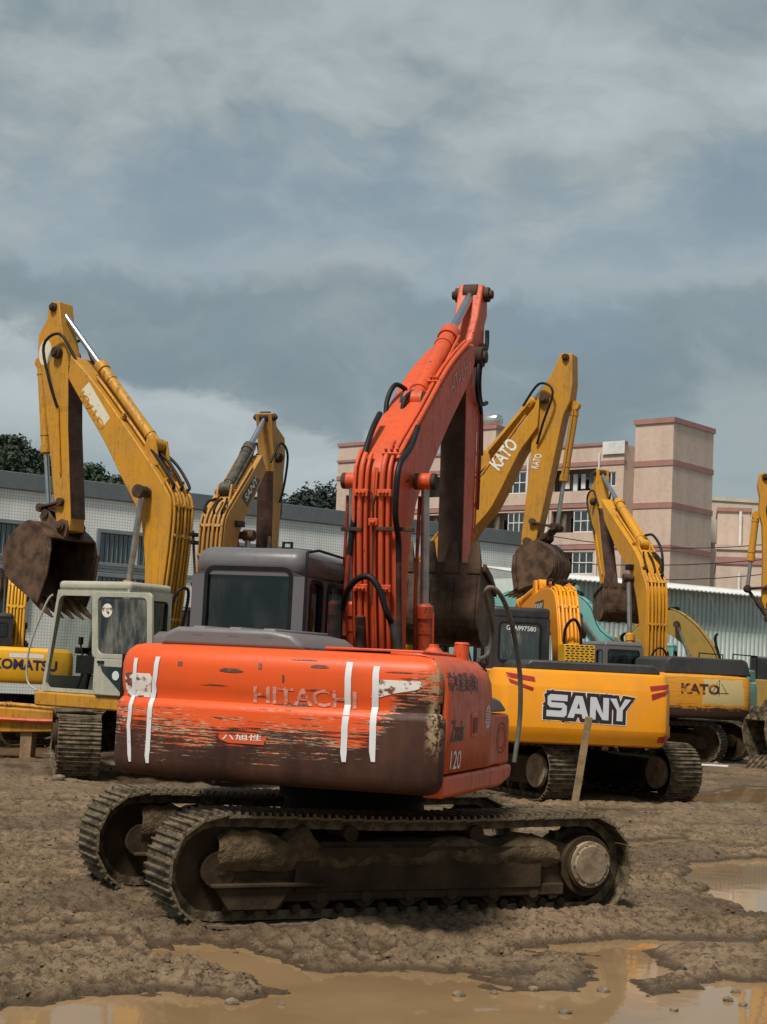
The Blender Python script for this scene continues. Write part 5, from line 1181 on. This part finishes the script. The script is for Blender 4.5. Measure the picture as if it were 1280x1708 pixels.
# corrugated shed ---------------------------------------------------
H = Fr((6.0, 50.0), (.848, .53)); hs = empty('corrugated_shed', (0, 0, 0)); tag(hs, 'pale green corrugated metal shed with white roof edge', 'shed')
def corr_panel(a0, a1, z0, z1):
    b = B(); top = []; bot = []; n = 5; wv_ = (a1 - a0) / n
    for i in range(n):
        for f_, q in ((0, 0), (.42, 0), (.52, -.045), (.88, -.045), (.98, 0)): a = a0 + wv_ * (i + f_); top.append(H.P(a, q, z1)); bot.append(H.P(a, q, z0))
    top.append(H.P(a1, 0, z1)); bot.append(H.P(a1, 0, z0)); b.grid([bot, top]); return b
hz = 5.0
for i in range(22):
    a0 = -.8 + i * 1.0
    corr_panel(a0, a0 + .995, -.1, 3.72).obj('wall_panel', M['corr'], hs, 0, 20); 
    o = corr_panel(a0, a0 + .995, 3.70, hz).obj('wall_panel', M['corr_top'], hs, 0, 20); o.location = tuple(-H.n * .012)
for i in range(22):
    a0 = -.9 + i * 1.01; b = B(); G_ = []
    for q, z in ((-.45, hz - .02), (4, hz + .5)):
        row = []
        for j in range(21): row.append(H.P(a0 + j * 1.0 / 20, q, z + (.03 if j % 4 in (1, 2) else 0)))
        G_.append(row)
    b.grid(G_); o = b.obj('roof_sheet', M['whiteroof'], hs, 0, 20); so_ = o.modifiers.new('solid', 'SOLIDIFY'); so_.thickness = .05; so_.offset = -1
b = B(); H.box(b, -.8, 20, .1, .2, -.1, hz - .05); b.obj('inner_frame', M['winframe'], hs)
b = B(); H.box(b, -.85, -.81, .25, 4, -.1, hz); b.obj('end_wall', M['corr'], hs)
# low pink building and cream houses to the right ------------------
L = Fr((21.2, 96.0), (.98, -.20)); le = empty('low_building', (0, 0, 0)); tag(le, 'low pink building with a flat roof right of the tall tower', 'building')
def lp(nm, a0, a1, q0, q1, z0, z1, mt, par=None): b = B(); L.box(b, a0, a1, q0, q1, z0, z1); return b.obj(nm, mt, par or le)
lp('wall', -.5, 16, 0, 10, -1, 10.2, M['pink']); lp('floor_band', -.55, 16.05, -.08, 10.05, 9.3, 9.75, M['pinkband']); lp('coping', -.6, 16.1, -.1, .3, 10.2, 10.5, M['pink']); lp('upper_block', -.45, 1.6, 4, 9, 10.2, 13.0, M['pink']); lp('block_coping', -.5, 1.7, 3.9, 9.1, 13.0, 13.25, M['pinkband'])
lp('floor_band', -.55, 16.05, -.08, 0, 4.0, 4.4, M['pinkband'])
for a in (2.9, 6.5, 10.0):
    for z in (6.0,):
        f = lp('window', a, a + 2.2, -.02, .02, z, z + 1.6, M['winglass'])
        for q in ((a - .1, a, z - .1, z + 1.7), (a + 2.2, a + 2.3, z - .1, z + 1.7), (a, a + 2.2, z + 1.6, z + 1.7), (a, a + 2.2, z - .1, z), (a + 1.05, a + 1.15, z, z + 1.6), (a, a + 2.2, z + .95, z + 1.55)): lp('frame', q[0], q[1], -.08, -.021, q[2], q[3], M['whitepaint'], f)
for a, z1 in ((.9, 8.8), (1.0, 13.0)):
    b = B(); b.tube([L.P(a, -.13 if z1 < 10 else 3.8, 0 if z1 < 10 else 10.3), L.P(a, -.13 if z1 < 10 else 3.8, z1)], .09, 8); b.obj('drain_pipe', M['whitepaint'], le)
L = Fr((27.5, 128.0), (.99, .12)); ce = empty('cream_house', (0, 0, 0)); tag(ce, 'cream coloured house with a stepped roof behind the low pink building', 'building')
b = B(); L.box(b, -2, 4.2, 0, 8, -1, 17.0); b.obj('wall', M['cream'], ce); b = B(); L.box(b, -2.1, 4.3, -.1, 8.1, 17.0, 17.3); b.obj('coping', M['cream'], ce); b = B(); L.box(b, -2.05, 4.25, -.06, 8.05, 13.2, 13.5); b.obj('floor_band', M['pinkband'], ce)
b = B(); L.box(b, 4.201, 14, 3, 10, -1, 13.6); b.obj('wing', M['cream'], ce)
b = B(); b.add([L.P(4.21, 1, 13.5), L.P(10.5, 1, 9.2), L.P(10.5, 2.9, 9.2), L.P(4.21, 2.9, 13.5), L.P(4.21, 1, 13.1), L.P(10.5, 1, 8.8), L.P(10.5, 2.9, 8.8), L.P(4.21, 2.9, 13.1)], [(0, 1, 2, 3), (7, 6, 5, 4), (0, 4, 5, 1), (1, 5, 6, 2), (2, 6, 7, 3), (3, 7, 4, 0)]); b.obj('stair_roof', M['parapet'], ce)
# power lines
for i, (p0, p1) in enumerate((((1080, 968), (1262, 957)), ((1080, 944), (1285, 930)), ((1120, 915), (1285, 905)))):
    a = at_depth(*p0, 72); c = at_depth(*p1, 72); d = c - a; a2 = a - d * 1.2; c2 = c + d * 1.5; P = []
    for j in range(13): f_ = j / 12; p = a2 + (c2 - a2) * f_; P.append((p[0], p[1], p[2] + 1.0 * ((2 * f_ - 1) ** 2 - .1)))
    b = B(); b.tube(P, .022, 5); o = b.obj('power_line', M['black'], None, 0, 60)
    tag(o, ('lowest', 'middle', 'highest')[i] + ' of the three thin power cables crossing the pink tower', 'cable', 'power cables across the pink building')
# wooden stake
g0 = ground_at(955, 1362); dpt_ = g0[1]; g1 = at_depth(983, 1196, dpt_ - .12)
b = B(); b.bar((g0[0], g0[1], -.05), tuple(g1), .095, .06, (0, 1, 0)); tag(b.obj('wooden_stake', M['wood'], None, .006), 'weathered wooden stake leaning upright in the mud', 'stake')
# ------------------------------------------------------------------ ground, puddles, hills, trees
def hashn(ix, iy, sd):
    n = (ix.astype(np.int64) * 374761393 + iy.astype(np.int64) * 668265263 + sd * 982451653) & 0x7fffffff
    n = ((n ^ (n >> 13)) * 1274126177) & 0x7fffffff; n = n ^ (n >> 16); return (n & 0xffff) / 65535.0
def vnoise(x, y, sd=0):
    ix = np.floor(x); iy = np.floor(y); fx = x - ix; fy = y - iy; fx = fx * fx * (3 - 2 * fx); fy = fy * fy * (3 - 2 * fy)
    a = hashn(ix, iy, sd); b = hashn(ix + 1, iy, sd); c = hashn(ix, iy + 1, sd); d = hashn(ix + 1, iy + 1, sd)
    return (a + (b - a) * fx) * (1 - fy) + (c + (d - c) * fx) * fy
def fbm(x, y, o=4, sd=0, g=.5):
    s = 0; a = 1.0; t = 0
    for i in range(o): s = s + a * vnoise(x * 2 ** i + 17.3 * i, y * 2 ** i - 9.1 * i, sd + i); t += a; a *= g
    return s / t
def worley(x, y, sd):
    ix = np.floor(x); iy = np.floor(y); d = np.full(x.shape, 9.0)
    for a in (-1, 0, 1):
        for b_ in (-1, 0, 1):
            cx = ix + a; cy = iy + b_; px = cx + hashn(cx, cy, sd); py = cy + hashn(cx, cy, sd + 7); d = np.minimum(d, (x - px) ** 2 + (y - py) ** 2)
    return np.sqrt(d)
def sdpoly(X, Y, P):
    d = np.full(X.shape, 1e9); ins = np.zeros(X.shape, bool); n = len(P)
    for i in range(n):
        ax, ay = P[i]; bx, by = P[(i + 1) % n]; ex, ey = bx - ax, by - ay; L2 = ex * ex + ey * ey + 1e-12
        t = np.clip(((X - ax) * ex + (Y - ay) * ey) / L2, 0, 1); d = np.minimum(d, np.hypot(X - ax - t * ex, Y - ay - t * ey))
        c = ((ay > Y) != (by > Y)) & (X < (bx - ax) * (Y - ay) / (by - ay + 1e-12) + ax); ins ^= c
    return np.where(ins, -d, d)
PUD = [[(-260, 1690), (0, 1682), (60, 1674), (110, 1662), (180, 1656), (300, 1652), (420, 1664), (475, 1650), (390, 1622), (300, 1602), (285, 1582), (340, 1574), (420, 1588), (520, 1612), (640, 1606), (700, 1613), (780, 1640), (860, 1650), (960, 1646), (1005, 1602), (1040, 1588), (1112, 1594), (1115, 1622), (1050, 1642), (1070, 1662), (1150, 1652), (1190, 1630), (1260, 1634), (1290, 1640), (1500, 1650), (1700, 1800), (1500, 2600), (-200, 2600), (-400, 1900)],
       [(1130, 1462), (1180, 1436), (1280, 1422), (1420, 1426), (1420, 1520), (1260, 1515), (1180, 1494)],
       [(1165, 1326), (1262, 1312), (1310, 1328), (1200, 1346)], [(1035, 1403), (1150, 1390), (1142, 1416), (1050, 1418)],
       [(-120, 1222), (40, 1222), (84, 1232), (76, 1262), (-120, 1270)]]
PUDW = [[tuple(ground_at(x, y)[:2]) for x, y in P] for P in PUD]
WL = -.022
def height(X, Y):
    near = np.clip(1.2 - Y / 60, .15, 1)
    h = .022 + (fbm(X * .55, Y * .55, 3, 3) - .5) * .10 * near
    cl = fbm(X * 2.1, Y * 2.1, 4, 11)
    h += (np.abs(cl - .5) * -1 + .16) * .16 * near
    patch = np.clip((fbm(X * .8 + 5, Y * .8, 3, 41) - .40) * 5, 0, 1)
    h += (fbm(X * 7, Y * 7, 4, 21, .62) - .5) * .095 * near * (.5 + .5 * patch)
    h += (fbm(X * 24, Y * 24, 2, 131, .8) - .5) * .052 * np.clip(1.4 - Y / 22, 0, 1) * (.4 + .6 * patch)
    fn_ = np.clip(1.5 - Y / 24, 0, 1); m2 = np.clip((fbm(X * 1.3 + 2, Y * 1.3, 3, 91) - .38) * 6, 0, 1)
    w1 = worley(X * 8 + fbm(X * 9, Y * 9, 2, 5) * .8, Y * 8, 101); w2 = worley(X * 19, Y * 19 + fbm(X * 14, Y * 14, 2, 6) * .8, 111)
    h += (np.sqrt(np.clip(.36 - w1 ** 2, 0, 1)) * .040 * m2 + np.sqrt(np.clip(.34 - w2 ** 2, 0, 1)) * .030 * (.35 + .65 * m2)) * fn_ - .024 * fn_ * m2
    # wheel and track ruts across the yard
    for (x0, y0, dx, dy, w) in ((-9, 15.5, .93, .37, .55), (-9, 17.6, .93, .37, .55), (2.5, 11.6, .95, .30, .5), (1, 17.5, .97, .22, .6), (-6, 9.9, .86, -.5, .5), (.5, 10.55, .92, .38, .45), (4, 14.2, .6, .8, .5)):
        d = (X - x0) * -dy + (Y - y0) * dx; q_ = (X - x0) * dx + (Y - y0) * dy; h += .016 * np.clip(np.sin(q_ * 2 * math.pi / .19) * 1.7, -1, 1) * np.exp(-(d / (w * .75)) ** 4) * np.clip((fbm(X * .9, Y * .9, 3, 81) - .42) * 8, 0, 1); h += -.05 * np.exp(-(d / w * 1.6) ** 2) + .03 * np.exp(-((np.abs(d) - w) / .18) ** 2)
    jx = (fbm(X * 1.7, Y * 1.7, 4, 51) - .5) * .55 + (fbm(X * 6, Y * 6, 3, 61) - .5) * .16
    for P in PUDW:
        d = sdpoly(X, Y, P) + jx * np.clip(Y / 12, .6, 1.6)
        t = np.clip((d + .22) / .50, 0, 1); t = t * t * (3 - 2 * t)
        h = np.where(d < .4, (-.085 + (h * .25)) * (1 - t) + h * t, h)
    # machines press the ground flat under their tracks, squeezing mud up beside them
    for (cx, cy, hd, L, g, sw) in ((-.12, 12.58, 63.5, 3.8, 1.72, .5), (2.95, 25.35, -27, 4.0, 2.2, .6), (-3.55, 24.95, -13, 4.0, 2.3, .62), (6.9, 38.6, -62, 4.2, 2.4, .6)):
        a = R(hd); u = (math.sin(a), math.cos(a)); r_ = (math.cos(a), -math.sin(a))
        s = (X - cx) * u[0] + (Y - cy) * u[1]; t = (X - cx) * r_[0] + (Y - cy) * r_[1]
        for sg in (-1, 1):
            dx = np.abs(t - sg * g / 2) - sw / 2; dy = np.abs(s) - (L / 2 - .35)
            d = np.maximum(dx, dy)
            k_ = np.clip((d + .02) / .10, 0, 1); h = np.where(d < .08, .0 * (1 - k_) + h * k_, h)
            h += np.where(d > 0, .022 * np.exp(-((d - .16) / .10) ** 2), 0) * (.4 + fbm(X * 4, Y * 4, 2, 71))
    return h
ys = np.concatenate([np.array([-60, -25, -8, 0, 4, 6]), np.linspace(7.2, 20, 860), 20 * (900 / 20) ** (np.arange(1, 231) / 230)])
us = np.linspace(-1, 1, 600); us = np.sign(us) * np.abs(us) ** 1.15
Yg, Ug = np.meshgrid(ys, us, indexing='ij'); Xg = Ug * (np.abs(Yg) * .36 + 2.2 + np.where(Yg < 6, 25, 0))
Zg = height(Xg, Yg)
co = np.stack([Xg, Yg, Zg], -1).reshape(-1, 3)
nr, nc = Xg.shape; idx = np.arange(nr * nc).reshape(nr, nc)
fc = np.stack([idx[:-1, :-1], idx[:-1, 1:], idx[1:, 1:], idx[1:, :-1]], -1).reshape(-1, 4)
me = bpy.data.meshes.new('ground'); me.vertices.add(len(co)); me.vertices.foreach_set('co', co.ravel().astype(np.float32))
me.loops.add(fc.size); me.loops.foreach_set('vertex_index', fc.ravel().astype(np.int32)); me.polygons.add(len(fc)); me.polygons.foreach_set('loop_start', np.arange(0, fc.size, 4, dtype=np.int32))
me.update(calc_edges=True); me.polygons.foreach_set('use_smooth', np.ones(len(fc), bool))
def mud_mat():
    m, t, p = mat_new('churned_mud'); v = ocoord(t); x, y, z = t.sep(v)
    n1 = t.noise(v, .5, 5, .6); n2 = t.noise(v, 3.2, 6, .62); n3 = t.noise(v, 15, 8, .72); n4 = t.noise(v, 48, 4, .65)
    c = t.mix(t.sstep(n2, .34, .68), (.245, .172, .100, 1), (.140, .094, .053, 1))
    c = t.mix(t.math('MULTIPLY', t.sstep(n1, .42, .66), .55), c, (.272, .186, .114, 1))
    c = t.mix(t.math('MULTIPLY', t.sstep(n3, .465, .61), .80), c, (.055, .037, .022, 1))
    c = t.mix(t.math('MULTIPLY', t.sstep(n4, .58, .66), .6), c, (.34, .26, .18, 1))
    wet = t.sstep(t.math('ADD', z, t.math('MULTIPLY', t.math('SUBTRACT', n2, .5), .05)), .030, -.012)
    wet2 = t.math('MULTIPLY', t.sstep(t.noise(t.mapv(v, (1, 1, 0)), .33, 4), .47, .58), .75)
    wt = t.math('MAXIMUM', wet, wet2)
    c = t.mix(t.math('MAXIMUM', t.math('MULTIPLY', wet, .85), t.math('MULTIPLY', wet2, .6)), c, (.062, .040, .022, 1))
    t.put(p.inputs['Base Color'], c); t.put(p.inputs['Roughness'], t.math('SUBTRACT', .92, t.math('MULTIPLY', wt, .58)))
    p.inputs['Specular IOR Level'].default_value = .22
    hgt = t.math('ADD', t.math('MULTIPLY', n3, .6), t.math('MULTIPLY', n4, .4))
    t.put(p.inputs['Normal'], t.bump(hgt, 1.0, .05)); return m
tag(link('ground', me, mud_mat()), kind='structure')
def water_mat():
    m, t, p = mat_new('muddy_water'); v = ocoord(t)
    t.put(p.inputs['Base Color'], t.mix(t.sstep(t.noise(v, .8, 4), .4, .65), (.265, .170, .086, 1), (.215, .134, .067, 1)))
    p.inputs['Roughness'].default_value = .035; p.inputs['IOR'].default_value = 1.33
    t.put(p.inputs['Normal'], t.bump(t.noise(v, 5, 3), .035, .02)); return m
b = B(); b.add([(-30, 2, WL), (30, 2, WL), (30, 60, WL), (-30, 60, WL)], [(0, 1, 2, 3)]); tag(b.obj('puddle_water', water_mat(), None, 0, 0), kind='structure')
# small clods everywhere: one uncountable mass
def ico():
    bm = bmesh.new(); bmesh.ops.create_icosphere(bm, subdivisions=1, radius=1); V = np.array([v.co[:] for v in bm.verts]); Fc = np.array([[v.index for v in f.verts] for f in bm.faces]); bm.free(); return V, Fc
IV, IF = ico()
n = 9000; yy = 7.6 * (34 / 7.6) ** rng.random(n) ; xx = (rng.random(n) * 2 - 1) * (yy * .29 + .6)
hz_ = height(xx, yy); keep = (hz_ > WL + .012) & (fbm(xx * .8 + 5, yy * .8, 3, 41) > .43); xx, yy, hz_ = xx[keep], yy[keep], hz_[keep]
VV = []; FF = []; o_ = 0
for i in range(len(xx)):
    s_r = .004 + .014 * rng.random() ** 4 + .0003 * yy[i]; sc_ = s_r * np.array([.8 + .7 * rng.random(), .8 + .7 * rng.random(), .5 + .4 * rng.random()])
    J = IV * (1 + .45 * (rng.random((len(IV), 1)) - .5)); VV.append(J * sc_ + np.array([xx[i], yy[i], hz_[i] + s_r * .15])); FF.append(IF + o_); o_ += len(IV)
me = bpy.data.meshes.new('mud_clods'); me.from_pydata(np.concatenate(VV).tolist(), [], np.concatenate(FF).tolist()); me.polygons.foreach_set('use_smooth', [True] * len(me.polygons))
tag(link('mud_clods', me, M['clod'] if 'clod' in M else plain('clod_mud', (.19, .132, .077), .9, .45, 30, 0, .8, (.095, .065, .038))), 'small clods of mud strewn over the yard', None, None, 'stuff')
# stones one can pick out
M['stone'] = plain('pale_stone', (.21, .16, .11), .85, .4, 14, 0, .6)
ST = [(388, 1668, .055), (766, 1655, .050), (654, 1571, .045), (942, 1684, .05), (1215, 1664, .05), (1228, 1650, .045), (1150, 1618, .05), (1008, 1648, .055), (890, 1647, .04), (1125, 1680, .035), (97, 1307, .10), (1240, 1672, .035), (825, 1652, .035), (470, 1670, .03), (1195, 1280, .10)]
WH = ['half sunk in the brown puddle', 'lying on the churned mud']
for i, (px, py, r_) in enumerate(ST):
    g = ground_at(px, py, 0); z = max(float(height(np.array([g[0]]), np.array([g[1]]))[0]), WL); r_ *= .7 if r_ < .09 else 1; J = IV * (1 + .5 * (rng.random((len(IV), 1)) - .5)) * r_ * np.array([1.3, 1, .75])
    b = B(); b.add((J + np.array([g[0], g[1], z + r_ * .25])).tolist(), [tuple(f) for f in IF]); o = b.obj('stone', M['stone'], None, r_ * .15, 60)
    tag(o, 'pale stone ' + WH[0 if z <= WL + .001 else 1], 'stone', 'loose stones in the yard')
g = ground_at(1183, 1281); b = B(); b.box(-.42, .42, -.06, .06, .02, .06, Matrix.Translation((g[0], g[1], 0.02)) @ Matrix.Rotation(-.1, 4, 'Z')); tag(b.obj('plank', M['whitepaint'], None, .006), 'short white plank lying on the mud near the lettered excavator', 'plank')
# hills with woods
RID = [(-300, 700), (0, 716), (40, 728), (90, 752), (150, 782), (230, 812), (330, 830), (420, 822), (470, 806), (520, 799), (570, 797), (640, 808), (760, 850), (900, 900), (1080, 905), (1180, 885), (1240, 868), (1280, 858), (1350, 850), (1600, 860)]
HD = 330.0; TOP = []
for px, py in RID: p = at_depth(px, py, HD); TOP.append((p[0], p[2] - 9))
txs = np.array([t[0] for t in TOP]); tzs = np.array([t[1] for t in TOP])
def hillz(x, y): 
    z = np.interp(x, txs, tzs); f = np.clip((y - (HD - 120)) / 120, 0, 1); bk_ = np.clip((y - HD) / 200, 0, 1); return z * (f * f * (3 - 2 * f)) * (1 - .6 * bk_) - 1
gx = np.linspace(-110, 115, 70); gy = np.linspace(HD - 125, HD + 180, 24); G_ = [[(x, y, float(hillz(x, y)) + random.uniform(-.5, .5)) for x in gx] for y in gy]
b = B(); b.grid(G_); tag(b.obj('hill', plain('hill_soil', (.02, .028, .02), .9, .4, .2), None, 0, 80), kind='structure')
def leaf_mat(name, c1, c2):
    m, t, p = mat_new(name); v = ocoord(t); oi = t.new('ShaderNodeObjectInfo')
    c = t.mix(t.sstep(t.noise(v, .35, 4), .35, .65), (*c1, 1), (*c2, 1)); t.put(p.inputs['Base Color'], c); p.inputs['Roughness'].default_value = .7; p.inputs['Specular IOR Level'].default_value = .2; return m
M['leaf'] = leaf_mat('dark_leaves', (.026, .038, .024), (.042, .058, .034)); M['farleaf'] = leaf_mat('far_wood_leaves', (.018, .029, .023), (.030, .044, .034)); M['bark'] = plain('bark', (.10, .08, .06), .9, .4, 4)
def leaves(cents, per, rad, size):
    c = np.repeat(np.array(cents), per, 0); n = len(c)
    d = rng.normal(size=(n, 3)); d /= np.linalg.norm(d, axis=1)[:, None]; r_ = (rng.random(n) ** .45)[:, None] * (np.repeat(np.array(rad), per)[:, None] if np.ndim(rad) else rad)
    p = c + d * r_ * np.array([1, 1, .75]); nrm = d * .7 + rng.normal(size=(n, 3)) * .6 + np.array([0, 0, .5]); nrm /= np.linalg.norm(nrm, axis=1)[:, None]
    a = np.cross(nrm, rng.normal(size=(n, 3))); a /= np.linalg.norm(a, axis=1)[:, None]; bb = np.cross(nrm, a); s = (size * (.6 + .8 * rng.random(n)))[:, None]
    V = np.stack([p - a * s, p - bb * s * .6, p + a * s, p + bb * s * .6], 1).reshape(-1, 3); return V
def leafobj(nm, V, mt, par=None):
    me = bpy.data.meshes.new(nm); me.vertices.add(len(V)); me.vertices.foreach_set('co', V.astype(np.float32).ravel()); k = len(V) // 4
    me.loops.add(4 * k); me.loops.foreach_set('vertex_index', np.arange(4 * k, dtype=np.int32)); me.polygons.add(k); me.polygons.foreach_set('loop_start', np.arange(0, 4 * k, 4, dtype=np.int32)); me.update(calc_edges=True)
    return link(nm, me, mt, par)
cs = []; rd = []
for i in range(1500):
    x = random.uniform(-100, 112); y = HD - 95 * random.random() ** 1.6 + 12; cs.append((x, y, float(hillz(x, y)) + random.uniform(2, 6.5))); rd.append(random.uniform(2.2, 4.2))
tag(leafobj('forest', leaves(cs, 150, rd, .42), M['farleaf']), 'dense dark wood covering the far hills', None, None, 'stuff')
def tree_mesh(hh, rr):
    cs = []; rd = []
    limbs = []
    for i in range(30):
        a = random.uniform(0, 6.28); r_ = rr * random.uniform(.1, 1.0); z = hh * random.uniform(.45, 1.0) - (r_ / rr) ** 2 * hh * .16
        c = (r_ * math.cos(a), r_ * math.sin(a), z); cs.append(c); rd.append(rr * random.uniform(.13, .34)); limbs.append(c)
    b = B(); b.tube([(0, 0, -.5), (.05, 0, hh * .3), (.1, .05, hh * .55), (.05, .1, hh * .8)], [.32, .25, .17, .06], 8)
    for c in limbs: b.tube([(.05, .02, hh * random.uniform(.3, .55)), (c[0] * .5, c[1] * .5, c[2] * .85), c], [.12, .08, .03], 5)
    return b.mesh('trunk'), leaves(cs, 220, rd, .18)
variants = [tree_mesh(11, 4.2), tree_mesh(9, 3.4), tree_mesh(12.5, 3.8)]
TREES = [(-30, 712, 150, 0), (12, 716, 145, 2), (38, 726, 140, 0), (62, 748, 138, 1), (-8, 735, 132, 1), (28, 752, 130, 0), (148, 768, 150, 1), (173, 772, 146, 0), (193, 788, 150, 1), (90, 775, 150, 2), (120, 785, 155, 1), (205, 802, 148, 1)]
TL_ = ['tall tree', 'rounded small tree', 'slender tall tree']
crown_cache = {}
for i, (px, py, dep, v_) in enumerate(TREES):
    p = at_depth(px, py, dep); hh = (11, 9, 12.5)[v_]; tm, lv = variants[v_]
    e = empty('tree', (p[0], p[1], p[2] - hh - .5), random.uniform(0, 6)); link('trunk', tm, M['bark'], e)
    if v_ not in crown_cache: crown_cache[v_] = leafobj('crown', lv, M['leaf'], e)
    else: c_ = crown_cache[v_].copy(); COL.objects.link(c_); c_.parent = e
    tag(e, 'dark ' + TL_[v_] + (' on the slope above the factory roof, beyond the bucket arm' if px < 80 else ' on the ridge seen between yellow arm and boom'), 'tree', 'trees on the ridge behind the factory')
# the ridge the trees stand on
b = B(); G_ = []
for y in (118, 128, 136, 145, 155, 175):
    row = []
    for px in (-400, -200, -60, 0, 40, 80, 130, 180, 230, 300, 420):
        q = at_depth(px, np.interp(px, [-400, 0, 60, 130, 200, 300, 420], [780, 790, 815, 838, 850, 890, 960]), y); row.append((q[0], y, q[2] * (1 if y > 120 else .3) - 1.0))
    G_.append(row)
b.grid(G_); tag(b.obj('hillside', M['hillsoil'] if 'hillsoil' in M else plain('ridge_soil', (.02, .028, .02), .9, .4, .3), None, 0, 80), kind='structure')
cs = [(random.uniform(-52, -16), random.uniform(128, 150), 0) for i in range(160)]
cs2 = []; 
for x, y, _ in cs:
    px = 640 + x / y * FPX; q = at_depth(px, float(np.interp(px, [-400, 0, 60, 130, 200, 300, 420], [785, 795, 815, 836, 848, 890, 960])), y); cs2.append((x, y, q[2] + random.uniform(-1.5, 1.0)))
tag(leafobj('undergrowth', leaves(cs2, 170, 1.9, .24), M['leaf']), 'dark undergrowth under the ridge trees', None, None, 'stuff')
